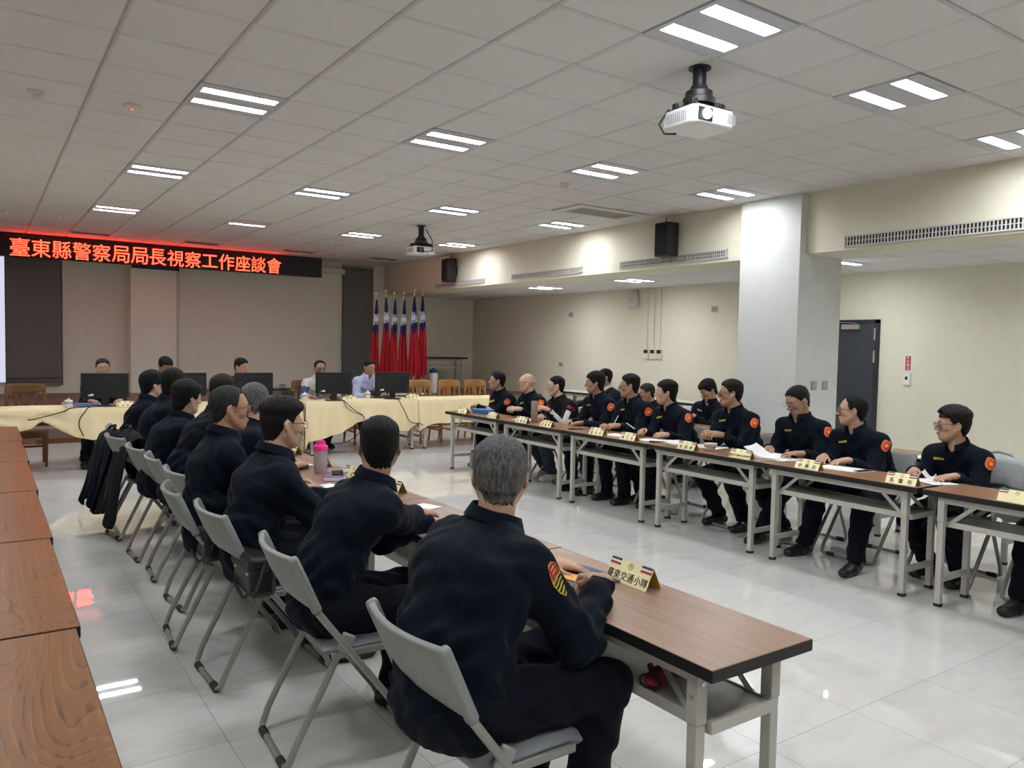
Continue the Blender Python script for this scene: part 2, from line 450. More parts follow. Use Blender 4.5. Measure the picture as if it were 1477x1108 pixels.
def speaker(y, z, label):
    t = thing('wall_speaker', label, 'speaker', (XB, y, z), 0, 'black speakers on the beam')
    b = MB(); h = .22; w = .14
    prof = [(-.06, -w), (-.06, w), (-.25, w * .82), (-.25, -w * .82)]
    b.prism([(x, yy, 0) for x, yy in prof], (0, 0, -h), (0, 0, h))
    obj('cabinet', b, M['black'], t, bevel=.012)
    obj('front_grille', MB().span((-.258, -w * .74, -h + .03), (-.2505, w * .74, h - .03)), M['blackmat'], t, bevel=.004)
    obj('bracket', MB().span((-.06, -.03, -.05), (-.001, .03, .05)).span((-.012, -.06, -.09), (-.001, .06, .09)), M['rubber'], t)
    obj('cable', MB().tube([(-.05, .1 + .03 * math.sin(k * .5), h + .10 - k * .06) for k in range(8)], .006, 6), M['rubber'], t)
speaker(7.36, 3.03, 'nearer black speaker on the beam left of the column')
speaker(13.1, 3.02, 'far black speaker on the beam near the flags')

def projector(loc, rz, label, lit):
    x, y, z = loc
    t = thing('projector', label, 'projector', loc, rz, 'ceiling projectors')
    w, d, h = .175, .15, .055
    b = MB()
    out = [(-w + .03, -d), (w - .03, -d), (w, -d + .03), (w, d - .02), (w - .02, d), (-w + .02, d), (-w, d - .02), (-w, -d + .03)]
    b.prism([(p[0], p[1], 0) for p in out], (0, 0, -h), (0, 0, h))
    obj('case', b, M['white'], t, bevel=.012)
    obj('top_plate', MB().span((-w + .02, -d + .02, h), (w - .02, d - .02, h + .012)), M['black'], t, bevel=.004)
    obj('lens_window', MB().span((-.145, -d - .004, -.04), (-.03, -d + .01, .04)), M['black'], t, bevel=.003)
    ln = MB(); R = Matrix.Rotation(PI / 2, 3, 'X')
    ln.lathe([(.0, 0), (.030, 0), (.034, .012), (.03, .02), (.02, .016), (.0, .014)], (-.085, -d - .002, 0), 20, R=R)
    obj('lens', ln, mat('projector_lens', (.1, .1, .2), .1, emis=(.75, .8, 1.), estr=3. if lit else .0), t)
    vv = MB()
    for k in range(10): vv.span((-w - .003, -d + .07 + k * .018, -.03), (-w + .002, -d + .078 + k * .018, .03))
    obj('side_vent', vv, mat('vent_grey', (.35, .35, .36), .6), t); vv = MB()
    for k in range(6): vv.span((.1 + k * .012, -d - .003, -.03), (.106 + k * .012, -d + .002, .03))
    obj('front_vent', vv, mat('vent_grey', (.35, .35, .36), .6), t)
    mt = MB(); top = ZC - z
    mt.lathe([(.042, h + .09), (.042, top)], n=14); mt.lathe([(.07, top - .012), (.07, top)], n=16)
    mt.lathe([(.06, h + .03), (.10, h + .045), (.10, h + .085), (.085, h + .09), (.085, h + .125), (.06, h + .14), (.05, h + .165)], n=16)
    for a in (.6, 2.5, 3.8, 5.6):
        mt.bar((.05 * math.cos(a), .05 * math.sin(a), h + .05), (.16 * math.cos(a), .12 * math.sin(a), h + .03), .035, .045)
        mt.span((.15 * math.cos(a) - .02, .115 * math.sin(a) - .02, h + .0), (.15 * math.cos(a) + .02, .115 * math.sin(a) + .02, h + .05))
    obj('ceiling_mount', mt, M['black'], t, bevel=.003)
    obj('cable', MB().tube([(-w + .02, d - .05 + .0 * k, h + .02), (-w - .03, d - .02, -.02), (-w - .02, d - .06, -h - .03), (-w + .05, d - .09, -h - .025)] if lit else [(.05, -.05, top - .05), (.12, -.12, h + .1), (.1, -d - .02, 0), (.0, -d - .03, -.03), (-.08, -d - .01, .0)], .007, 7), M['rubber'], t)
projector((3.72, 3.42, 3.02), math.radians(-3), 'white ceiling projector with lit lens near the camera', True)
projector((5.42, 10.35, 2.975), math.radians(0), 'far white ceiling projector above the front table', False)

def detector(x, y, label, r=.055, kind=0):
    t = thing('smoke_detector', label, 'detector', (x, y, ZC), 0, 'smoke detectors')
    b = MB().lathe([(.0, -.001), (r, -.001), (r, -.018), (r * .85, -.03), (0, -.03)], n=20)
    obj('base', b, M['offwhite'], t)
    if not kind: obj('sensor', MB().lathe([(0, -.03), (r * .5, -.03), (r * .42, -.055), (0, -.058)], n=16), M['offwhite'], t)
    else: obj('indicator', MB().lathe([(0, -.03), (.012, -.03), (.008, -.036), (0, -.037)], n=10), mat('red_indicator', (.6, .05, .04), .4, emis=(1, .1, .05), estr=1.), t)
detector(.35, 6.6, 'round smoke detector at far left of the ceiling')
detector(.97, 6.54, 'flat round detector with red indicator left of the nearest light column', .06, 1)
detector(5.21, 6.66, 'smoke detector beside the third light column, mid ceiling')
detector(5.34, 13.4, 'far smoke detector behind the third light column')
detector(.33, 13.1, 'far left smoke detector just before the red sign')
detector(.97, 13.0, 'flat far detector with red indicator before the red sign', .05, 1)

# cassette air conditioner
t = thing('cassette_air_conditioner', 'square recessed air conditioner panel in the ceiling beside the beam', 'air conditioner', (GX + 9 * .6 + .6, GY + 4 * .6 + .3, ZC))
f = MB()
f.span((-.6, -.3, .002), (.6, .3, .012)) 
obj('panel', f, mat('cassette_panel', (.50, .48, .40), .6), t)
f = MB()
for s in (-1, 1):
    f.span((s * .52 - .06, -.29, -.02), (s * .52 + .06, .29, .004)); f.span((-.46, s * .24 - .05, -.02), (.46, s * .24 + .05, .004))
obj('frame', f, M['offwhite'], t, bevel=.01)
f = MB()
for k in range(9): f.box((0, -.16 + k * .04, -.006), (.9, .012, .01))
obj('intake_grille', f, mat('cassette_grille', (.44, .43, .35), .6), t)

# door on the right wall
dr = MB(); y0, y1, zt = 5.83, 6.80, 2.05
dr.span((XR - .05, y0, 0), (XR - .001, y0 + .05, zt)); dr.span((XR - .05, y1 - .05, 0), (XR - .001, y1, zt)); dr.span((XR - .05, y0, zt - .05), (XR - .001, y1, zt))
o = struct('door_1', dr, mat('door_frame_dark', (.02, .024, .03), .5))
obj('door_leaf', MB().span((XR - .035, y0 + .05, .01), (XR - .006, y1 - .05, zt - .05)), M['door'], o)
obj('door_closer', MB().span((XR - .09, y0 + .25, zt - .13), (XR - .035, y0 + .52, zt - .065)).bar((XR - .07, y0 + .3, zt - .05), (XR - .05, y0 + .6, zt - .03), .02, .01), M['chrome'], o)
for z in (1.85, 1.55): obj('hinge', MB().span((XR - .056, y0 + .035, z - .08), (XR - .035, y0 + .06, z + .08)), M['chrome'], o)
# wall fittings
def plate(name, label, cat, face, c, w, h, m, grp=None, extra=None):
    t = thing(name, label, cat, c, {'x': 0, 'y': PI / 2}[face], grp)
    obj('plate', MB().span((-.012, -w / 2, -h / 2), (0, w / 2, h / 2)), m, t, bevel=.002)
    if extra: extra(t)
    return t
sock = mat('socket_grey', (.34, .33, .29), .5)
def holes(t):
    obj('socket_face', MB().span((-.015, -.035, -.022), (-.011, .035, .022)), mat('socket_face', (.24, .235, .21), .5), t)
plate('wall_socket', 'small grey socket high on the right wall, left of the conduits', 'socket', 'x', (XR, 12.47, 2.26), .13, .09, sock, 'wall sockets', holes)
plate('wall_socket', 'small grey socket high on the right wall, beside the column', 'socket', 'x', (XR, 8.7, 2.27), .13, .09, sock, 'wall sockets', holes)
plate('wall_socket', 'small grey socket low on the right wall above the seated officers', 'socket', 'x', (XR, 12.77, 1.23), .13, .09, sock, 'wall sockets', holes)
plate('wall_socket', 'grey wall socket below the projection screen', 'socket', 'y', (5.25, YF - .13, .66), .14, .08, sock, 'wall sockets', holes)
for k, y in enumerate((7.85, 8.06)):
    t = plate('light_switch', ['left grey light switch on the column', 'right grey light switch on the column'][k], 'switch', 'y', (y, 5.35, 1.21), .10, .10, sock, 'switches on the column')
    obj('rocker', MB().span((-.016, -.025, -.03), (-.011, .025, .03)), mat('rocker', (.4, .39, .35), .5), t)
# conduits running down to three outlets
for k in range(3):
    y = 10.25 - k * .165
    t = thing('wall_outlet', ['left', 'middle', 'right'][k] + ' outlet of the three at the foot of the white conduits', 'outlet', (XR, y, 1.5), 0, 'outlets below the conduits')
    obj('box', MB().span((-.035, -.06, -.09), (0, .06, .09)), M['wall'], t, bevel=.004)
    obj('dark_cover', MB().span((-.038, -.05, .01), (-.034, .05, .075)), M['dark'], t)
    obj('conduit', MB().tube([(-.015, 0, .09), (-.015, 0, ZR - 1.5)], .012, 8), M['wall'], t)
t = thing('wall_mounted_router', 'white box with bracket high on the right wall', 'router', (XR, 10.6, 2.5))
obj('case', MB().span((-.10, -.12, -.16), (-.02, .12, .14)), M['offwhite'], t, bevel=.015)
obj('bracket', MB().span((-.03, -.05, -.05), (0, .05, .19)).span((-.16, -.03, -.02), (-.02, -.0, .02)), M['offwhite'], t)
t = thing('fire_call_point', 'red and white notice above a small white box on the right wall', 'sign', (XR, 5.43, 1.36))
obj('notice', MB().span((-.004, -.05, -.0), (0, .05, .23)), M['white'], t)
obj('red_panel', MB().span((-.006, -.035, .02), (-.003, .035, .21)), mat('notice_red', (.55, .03, .03), .5), t)
obj('switch_box', MB().span((-.035, -.045, -.17), (0, .045, -.02)), M['white'], t, bevel=.004)
obj('button', MB().span((-.04, -.015, -.10), (-.033, .015, -.06)), M['blackmat'], t)
mb = MB()
for k, ch in enumerate('緊急壓扣'):
    mb2 = moved(text_mb(ch, height=.036, depth=.001), TR((-.0075, 0, .187 - k * .047), -PI / 2)); mb.add(mb2.v, mb2.f)
obj('lettering', mb, M['white'], t)

# blinds, screen
def blind(x0, x1, z0, z1, label, c):
    t = thing('roller_blind', label, 'blind', ((x0 + x1) / 2, YF - .06, z1), 0, 'grey roller blinds')
    w = (x1 - x0) / 2
    n = 24
    mb = MB().grid(lambda u, v: (-w + 2 * w * u, .006 * math.sin(u * 9 + v * 3), -v * (z1 - z0)), n, 20)
    obj('fabric', mb, c, t, solid=.004)
    obj('hem_bar', MB().span((-w, -.012, -(z1 - z0) - .012), (w, .012, -(z1 - z0) + .03)), c, t, bevel=.006)
    obj('hem_seam', MB().span((-w, -.016, -(z1 - z0) + .115), (w, -.008, -(z1 - z0) + .125)), M['dark'], t)
    obj('roller', MB().lathe([(0, -w), (.03, -w), (.03, w), (0, w)], (0, .02, .02), 14, R=Matrix.Rotation(PI / 2, 3, 'Y')), M['tbar'], t)
M['blind_a'] = m_noisy('purple_grey_blind', (.17, .155, .162), (.185, .17, .176), (400, 400, 400), .9)
M['blind_b'] = m_noisy('green_grey_blind', (.155, .158, .145), (.17, .173, .16), (400, 400, 400), .9)
blind(.37, 1.22, .73, 3.27, 'grey roller blind at the far left window', M['blind_a'])
blind(6.58, 7.315, .60, 3.255, 'grey roller blind beside the flags', M['blind_b'])
t = thing('projection_screen', 'pale pull-down projection screen filling the wall behind the front table', 'screen', (4.86, YF - .10, 0))
mb = MB().grid(lambda u, v: (-1.70 + 3.40 * u, .012 * math.sin(v * 21) * max(0, (u - .85) / .15), 3.2 - 2.58 * v), 40, 40)
obj('fabric', mb, m_noisy('grey_screen_fabric', (.80, .77, .69), (.82, .79, .71), (5, 5, 5), .9), t, solid=.003)
obj('housing', MB().span((-1.75, -.05, 3.08), (1.75, .05, 3.2)), M['offwhite'], t, bevel=.01)
obj('bottom_bar', MB().span((-1.70, -.012, .605), (1.70, .012, .635)), M['offwhite'], t)
# sign
t = thing('led_sign', 'long black electronic sign with glowing red characters above the front wall', 'sign', (2.55, 15.8, 3.15))
obj('housing', MB().span((-3.35, -.05, -.205), (3.38, .10, .195)), mat('sign_housing', (.008, .008, .016), .35), t, bevel=.006)
LED = mat('red_led', (.5, .02, .01), .5, emis=(1, .028, .012), estr=5.)
line = '臺東縣警察局局長視察工作座談會'
lt = MB(); 
for k, ch in enumerate(line):
    mb2 = moved(text_mb(ch, height=.30 if ch not in '工' else .235, width=.285, depth=.008), TR((-1.965 + k * (4.925 - .585) / 14, -.056, -.035 + .0 * k)))
    lt.add(mb2.v, mb2.f)
obj('lettering', lt, LED, t)
obj('lower_module', MB().span((-.22, .02, -.255), (.6, .09, -.205)), mat('sign_module', (.012, .012, .03), .5), t)
# ceiling hook near the screen
# ------------------------------------------------------------------ folding tables
def make_table(label, L, D, top, loc, group, H=.74, xtra=True):
    """long axis along Y, centred"""
    t = thing('folding_table', label, 'table', loc, 0, group)
    a = L / 2 - .003; b = D / 2
    obj('tabletop', MB().span((-b, -a, H - .034), (b, a, H)), [top], t, bevel=.002)
    e = MB(); k = .0015
    e.span((-b - k, -a - k, H - .036), (-b + .002, a + k, H - .002)); e.span((b - .002, -a - k, H - .036), (b + k, a + k, H - .002))
    e.span((-b, -a - k, H - .036), (b, -a + .002, H - .002)); e.span((-b, a - .002, H - .036), (b, a + k, H - .002)); e.span((-b + .002, -a + .002, H - .037), (b - .002, a - .002, H - .034))
    obj('edge_band', e, M['edge'], t)
    lx = b - .055; ly = a - .10
    fr = MB()
    for s in (-1, 1): fr.span((s * lx - .016, -ly + .02, H - .078), (s * lx + .016, ly - .02, H - .037)); fr.span((-lx, s * ly - .014, H - .066), (lx, s * ly + .014, H - .037))
    obj('frame_rail', fr, M['steel'], t)
    for sx in (-1, 1):
        for sy in (-1, 1):
            lg = MB().span((sx * lx - .0185, sy * ly - .0185, .018), (sx * lx + .0185, sy * ly + .0185, H - .20))
            lg.span((sx * lx - .021, sy * ly - .021, H - .20), (sx * lx + .021, sy * ly + .021, H - .037))
            o = obj('leg', lg, M['steel'], t, bevel=.003)
            ft = MB().span((sx * lx - .020, sy * ly - .020, 0), (sx * lx + .020, sy * ly + .020, .02)); obj('rubber_foot', ft, M['rubber'], o)
            obj('bolt', MB().box((sx * (lx + .0215), sy * ly, .62), (.004, .012, .012)), M['chrome'], o); obj('bolt', MB().box((sx * lx, sy * (ly + .0215), .66), (.012, .004, .012)), M['chrome'], o)
            obj('brace', MB().bar((sx * (lx - .03), sy * (ly - .20), H - .06), (sx * (lx - .03), sy * (ly - .022), H - .22), .006, .024), M['chrome'] if xtra else M['steel'], t)
    for sy in (-1, 1): obj('crossbar', MB().span((-lx + .018, sy * ly - .014, .155), (lx - .018, sy * ly + .014, .19)), M['steel'], t)
    sh = MB(); w = lx - .03; q = ly - .03; zz = H - .20
    sh.span((-w, -q - .06, zz - .004), (w, q + .06, zz)); 
    for s in (-1, 1): sh.span((s * w - .003, -q - .06, zz - .03), (s * w + .003, q + .06, zz + .006)); sh.span((-w, s * (q + .06) - .003, zz - .03), (w, s * (q + .06) + .003, zz + .006))
    obj('shelf', sh, M['steel'], t)
    return t

JO = [1.365, 2.585, 3.815, 5.035, 6.265, 7.495, 8.72]
near = make_table('nearest folding table with black edge, name card and blue folder on it', 1.22, .44, M['wood_light'], (1.83, 1.975, 0), 'folding tables of the left row')
lab_l = ['folding table second from camera in left row, under the officer reaching out', 'folding table in left row with pink lidded shaker bottle', 'folding table in left row fourth from camera, behind the spectacled officers',
         'folding table in left row fifth from camera, mostly hidden by officers', 'farthest folding table of the left row, by the cream cloth']
for k in range(1, 6): dup(near, lab_l[k - 1], (1.835, (JO[k] + JO[k + 1]) / 2, 0), 0, 'folding tables of the left row')
rt = make_table('folding table at right frame edge with card cut off', 1.22, .45, M['wood_right'], (5.175, 1.95, 0), 'folding tables of the right row')
lab_r = ['folding table of right row carrying the card with three spaced characters', 'folding table of right row with patterned cup and loose white papers', 'folding table of right row third from the far end, two officers writing',
         'folding table of right row with tall brown tumbler', 'farthest folding table of the right row with blue box']
for k in range(1, 6): dup(rt, lab_r[k - 1], (5.175, (JO[k] + JO[k + 1]) / 2, 0), 0, 'folding tables of the right row')
ht = make_table('second row folding table behind officers at right frame edge', 1.22, .45, M['wood_right'], (6.62, 1.95, 0), 'folding tables behind the right row')
dup(ht, 'second row folding table behind the officer in front of the door', (6.62, 3.2, 0), 0, 'folding tables behind the right row')
dup(ht, 'second row folding table below the column', (6.62, 4.45, 0), 0, 'folding tables behind the right row')
dup(ht, 'second row folding table before the officer holding a white slip', (6.62, 5.7, 0), 0, 'folding tables behind the right row')
dup(ht, 'second row folding table before the suited man', (6.62, 6.95, 0), 0, 'folding tables behind the right row')
# left bank of tables nearest the wall, glossy grain
lt0 = make_table('glossy oak table at bottom left corner nearest the camera', 1.215, .60, M['wood_left'], (-.075, 1.975, 0), 'oak tables along the left edge')
for k, lb in ((1, 'second glossy oak table from camera at left edge'), (2, 'third glossy oak table from camera, with red sign reflection'), (3, 'fourth glossy oak table at left edge'), (4, 'fifth glossy oak table at left edge'), (5, 'farthest glossy oak table at left edge, near the wooden armless chair')):
    dup(lt0, lb, (-.075 + .012 * k, (JO[k] + JO[k + 1]) / 2, 0), 0, 'oak tables along the left edge')
# stage table
make_table('dark topped folding table standing on the stage behind the flags', 1.22, .45, M['blackmat'], (8.58, 15.4, .57), None).rotation_euler[2] = PI / 2
# grey table along right wall, back bay
gt = make_table('pale folding table along the right wall of the side bay', 1.8, .5, M['offwhite'], (9.6, 9.4, 0), 'pale tables along the right wall')
dup(gt, 'farther pale folding table along the right wall of the side bay', (9.6, 11.25, 0), 0, 'pale tables along the right wall')

# ------------------------------------------------------------------ folding chairs (facing +X)
def rail(side):
    y = side * .215
    return [(-.285, y, .79), (-.205, y, .61), (-.10, y, .47 - .01), (.10, y, .20), (.215, y, .035)]
def make_chair(label, loc, rz, group):
    t = thing('folding_chair', label, 'chair', loc, rz, group)
    r = .0135
    # backrest shell, curved in plan
    def bk(u, v):
        y = -.232 + .464 * u; c = 1 - (2 * u - 1) ** 2
        z = .815 - .205 * v - .012 * (2 * u - 1) ** 2 * 0 - (.025 * c if v > .5 else 0) * (v - .5) * 2 * -1
        x = -.292 + .088 * v * 1.0 - .045 * c
        return (x, y, z)
    obj('backrest', MB().grid(bk, 20, 8), M['chairpl'], t, solid=.022, bevel=.006)
    for s in (-1, 1):
        y = s * .222
        obj('back_cap', MB().bar((-.298, y, .82), (-.20, y, .60), .034, .038), M['chairpl'], t, bevel=.012)
    fl = MB()
    pts = [(-.20, .22, .60), (.195, .22, .07), (.218, .215, .022), (.222, .19, .016), (.222, -.19, .016), (.218, -.215, .022), (.195, -.22, .07), (-.20, -.22, .60)]
    fl.tube(pts, r, 10); obj('front_leg_frame', fl, M['steel2'], t)
    rl = MB()
    pts = [(-.085, .195, .47), (-.275, .195, .09), (-.298, .188, .03), (-.305, .16, .016), (-.305, -.16, .016), (-.298, -.188, .03), (-.275, -.195, .09), (-.085, -.195, .47)]
    rl.tube(pts, r, 10); obj('rear_leg_frame', rl, M['steel2'], t)
    for x in (.222, -.305):
        for s in (-1, 1): obj('floor_pad', MB().tube([(x, s * .10, .016), (x, s * .165, .016)], .0165, 10), M['rubber'], t)
    def st(u, v):
        x = -.17 + .385 * v; hw = .195 - .012 * v - .02 * max(0, abs(v - .5) - .42) * 5
        y = (2 * u - 1) * hw
        e = max(0, abs(2 * u - 1) - .8) / .2; e2 = max(0, v - .85) / .15
        return (x, y, .438 + .006 * math.cos(PI * (u - .5)) * 0 - .012 * e * e - .02 * e2 * e2 + .012 * (abs(2 * u - 1)) ** 2 * (1 - e))
    obj('seat', MB().grid(st, 16, 16), M['seatpl'], t, solid=.026, bevel=.006)
    sh = MB()
    for i in range(7):
        for j in range(2): sh.lathe([(0, .4525), (.006, .4525), (.006, .4535), (0, .4535)], (-.145 + .018 * j, -.12 + .04 * i, 0), 8)
    obj('drain_holes', sh, M['dark'], t)
    for s in (-1, 1):
        obj('seat_bracket', MB().bar((-.14, s * .2, .418), (.17, s * .2, .418), .014, .028), M['steel2'], t, bevel=.004)
        obj('hinge', MB().box((-.09, s * .212, .465), (.055, .022, .07), Matrix.Rotation(.5, 3, 'Y')), M['steel2'], t, bevel=.008)
    return t
ch = [  # left row, backrest tops at X about .95
    (1.27, 1.93, 0, 'grey folding chair of the grey-haired officer nearest the camera'),
    (1.23, 2.93, -3, 'grey folding chair of the officer reaching along the table'),
    (1.17, 3.76, 2, 'grey folding chair third from camera, under the tall-haired officer'),
    (1.12, 4.34, -4, 'grey folding chair fourth from camera, farthest back from the table'),
    (1.25, 4.95, 5, 'grey folding chair of the grey-haired officer farther along left row'),
    (1.24, 5.60, -3, 'grey folding chair sixth from camera in the left row'),
    (1.21, 6.17, 3, 'grey folding chair seventh from camera, beside the draped jackets'),
    (1.17, 6.92, 8, 'folding chair hung with dark jackets in the left row'),
    (1.25, 7.63, -2, 'farthest folding chair of the left row')]
fc = None
for x, y, a, lb in ch:
    if fc is None: fc = make_chair(lb, (x, y, 0), math.radians(a), 'folding chairs of the left row')
    else: dup(fc, lb, (x, y, 0), math.radians(a), 'folding chairs of the left row')
RY_ = [8.50, 7.80, 7.22, 6.58, 5.98, 5.40, 4.64, 3.92, 3.40, 2.72, 2.08]
who = ['first seated officer at the far end of right row', 'bald officer', 'man in the black and white jacket', 'fourth officer of right row', 'broad spectacled officer', 'young officer writing with both hands', 'officer wearing a white earpiece', 'officer reading white papers', 'spectacled officer before the door', 'young floppy-haired officer at right', 'person cut off by the right frame edge']
for y, w in zip(RY_, who): dup(fc, f'folding chair under the {w}', (5.72, y, 0), PI, 'folding chairs of the right row')
for y, w, x in ((8.2, 'dark suited man in the second row', 7.25), (7.3, 'half hidden grey-haired officer in second row', 7.25), (6.32, 'second row officer with a white slip', 7.2)):
    dup(fc, f'folding chair under the {w}', (x, y, 0), PI, 'folding chairs of the second row')

# ------------------------------------------------------------------ wooden chairs (facing +X)
def make_wood_chair(label, loc, rz, m, group):
    t = thing('wooden_chair', label, 'chair', loc, rz, group)
    def crest(u, v):
        y = -.215 + .43 * u; c = 1 - (2 * u - 1) ** 2
        top = .97 + .03 * min(1, c * 3); bot = .885 + .03 * math.sin(PI * u) * 0
        return (-.235 - .03 * c - .015 * (1 - v), y, top + (bot - top) * v)
    obj('crest_rail', MB().grid(crest, 24, 5), m, t, solid=.028, bevel=.008)
    for s in (-1, 1):
        obj('back_post', MB().tube([(-.235, s * .205, .94), (-.215, s * .20, .7), (-.195, s * .19, .44), (-.20, s * .19, .2), (-.235, s * .19, 0)], [.017, .019, .022, .02, .017], 8), m, t)
        obj('front_leg', MB().tube([(.20, s * .19, .42), (.20, s * .19, .2), (.205, s * .19, 0)], [.022, .02, .016], 8), m, t)
        sl = MB()
        sl.bar((-.245, s * .11, .88), (-.205, s * .095, .47), .035, .012, (1, 0, 0)); obj('back_slat', sl, m, t, bevel=.003)
        ab = MB(); ab.tube([(-.238, s * .20, .80), (-.25, s * .16, .86), (-.262, s * .09, .885), (-.268, s * .03, .86)], .011, 8); obj('back_scroll', ab, m, t)
        obj('side_stretcher', MB().bar((-.2, s * .19, .2), (.2, s * .19, .2), .018, .026), m, t)
    obj('back_splat', MB().bar((-.262, 0, .89), (-.205, 0, .47), .10, .014, (1, 0, 0)), m, t, bevel=.004)
    obj('back_rail', MB().bar((-.20, -.2, .475), (-.20, .2, .475), .02, .04), m, t)
    obj('seat', MB().span((-.21, -.215, .425), (.235, .215, .452)), m, t, bevel=.01)
    ap = MB(); ap.span((-.19, -.2, .36), (.21, -.18, .425)); ap.span((-.19, .18, .36), (.21, .2, .425)); ap.span((.19, -.19, .36), (.21, .19, .425)); ap.span((-.2, -.19, .36), (-.18, .19, .425))
    obj('apron', ap, m, t)
    obj('front_stretcher', MB().bar((.2, -.19, .26), (.2, .19, .26), .018, .026), m, t)
    return t
g = 'wooden chairs behind the front table'
wc = make_wood_chair('empty brown wooden chair at far left behind the front table', (.47, 11.22, 0), -PI / 2, M['wood_chair_dark'], g)
dup(wc, 'brown wooden chair under the man behind the leftmost monitor', (1.32, 11.55, 0), -PI / 2, g)
dup(wc, 'brown wooden chair under the man looking down in dark clothes', (2.08, 11.55, 0), -PI / 2, g)
dup(wc, 'brown wooden chair under the dark jacketed man turned sideways', (3.08, 11.55, 0), -PI / 2, g)
dup(wc, 'brown wooden chair under the man in white and blue jacket', (4.20, 11.55, 0), -PI / 2 + .1, g)
dup(wc, 'brown wooden chair under the man in pale blue shirt', (5.02, 11.55, 0), -PI / 2, g)
w2 = make_wood_chair('empty honey oak chair next to the rightmost monitor', (5.98, 11.18, 0), -PI / 2, M['wood_chair'], g)
dup(w2, 'empty honey oak chair in the middle of the three at right', (6.56, 11.18, 0), -PI / 2 + .05, g)
dup(w2, 'empty honey oak chair at the right end of the front table', (7.06, 11.18, 0), -PI / 2, g)

# ------------------------------------------------------------------ front tables and cloths
cl = mat('cream_table_cloth', (.80, .675, .42), .8, spec=.3, sheen=.1); g_ = NT(cl)
v_ = g_.coord(); g_.bump(g_.noise(v_, 14, 3, .5), .25, .02)
M['cloth'] = cl
def front_table(x0, x1, label):
    L = x1 - x0
    t = make_table(label, L, .6, M['wood_left'], ((x0 + x1) / 2, 10.74, 0), 'tables under the cream cloths', H=.75)
    t.rotation_euler[2] = PI / 2
    return t
front_table(-1.78, .05, 'cloth-covered front table at the left frame edge')
front_table(.05, 1.88, 'cloth-covered front table under the leftmost monitor')
front_table(1.88, 3.66, 'cloth-covered front table hidden behind the left row officers')
front_table(3.72, 5.49, 'cloth-covered front table with the two right monitors')
front_table(5.50, 7.27, 'cloth-covered front table at right before the honey oak chairs')
def cloth(label, x0, x1, prof, seed, side_l=0.3, side_r=.3):
    rnd = random.Random(seed); t0 = .7545; yb, yf = 11.055, 10.425
    xsn = [p[0] for p in prof]; zsn = [p[1] for p in prof]
    ph = [rnd.random() * 6 for _ in range(4)]
    def fn(u, v):
        x = x0 + (x1 - x0) * u; zb = float(np.interp(x, xsn, zsn))
        if v < .25:
            y = yb + (yf - yb) * v / .25
            return (x, y, t0 + .002 * math.sin(x * 9 + y * 7 + ph[0]))
        w = (v - .25) / .75
        z = t0 - .004 - (t0 - zb) * w
        sag = (zb - .38) * 2
        f = (.006 + .028 * w) * math.sin(x * 13 + ph[1] + 2 * math.sin(x * 3)) * .6 + .014 * w * math.sin(x * 31 + ph[2] + w * 2 * sag)
        f += .05 * max(0, sag) * w * math.sin(w * 9 + ph[3])
        return (x, yf - .008 - .02 * w + f * min(1, w * 3) - .012 * min(1, w * 8), z)
    n = int((x1 - x0) / .022)
    mb = MB().grid(fn, n, 48)
    for e, s_, dp in ((0, -1, side_l), (1, 1, side_r)):     # hanging ends
        if not dp: continue
        xx = x0 if e == 0 else x1; zb0 = float(np.interp(xx, xsn, zsn))
        def fe(u, v, xx=xx, s_=s_, zb0=zb0):
            y = yf + (yb - yf) * u; zb = zb0 + (dp - zb0) * min(1, u * 3)
            return (xx + s_ * (.004 + v * (.02 + .012 * math.sin(u * 22 + ph[0]))), y - .02 * v * (1 - u), t0 - .003 - (t0 - zb) * v)
        mb.grid(fe, 24, 24)
    o = obj('tablecloth', mb, M['cloth'], smooth=50, solid=.002)
    return tag(o, label, 'tablecloth', 'cream tablecloths')
cloth('cream tablecloth gathered into swags at the left frame edge', -1.8, 1.60, [(-1.8, .4), (-.9, .42), (-.4, .55), (.0, .60), (.18, .58), (.36, .515), (.47, .54), (.58, .625), (.68, .57), (.78, .50), (.94, .42), (1.1, .385), (1.6, .39)], 3, 0, .4)
cloth('cream tablecloth behind the left row officers', 1.602, 3.66, [(1.6, .39), (2.5, .36), (3.6, .4)], 5, 0, .4)
cloth('cream tablecloth with a raised swag under the two right monitors', 3.70, 5.44, [(3.70, .08), (3.74, .21), (3.95, .25), (4.19, .31), (4.46, .45), (4.55, .48), (4.71, .40), (4.98, .32), (5.26, .30), (5.41, .41)], 8, .10, .35)
cloth('cream tablecloth at right end before the honey oak chairs', 5.445, 7.25, [(5.445, .28), (5.50, .33), (5.71, .39), (6.1, .39), (7.25, .40)], 12, .28, .4)

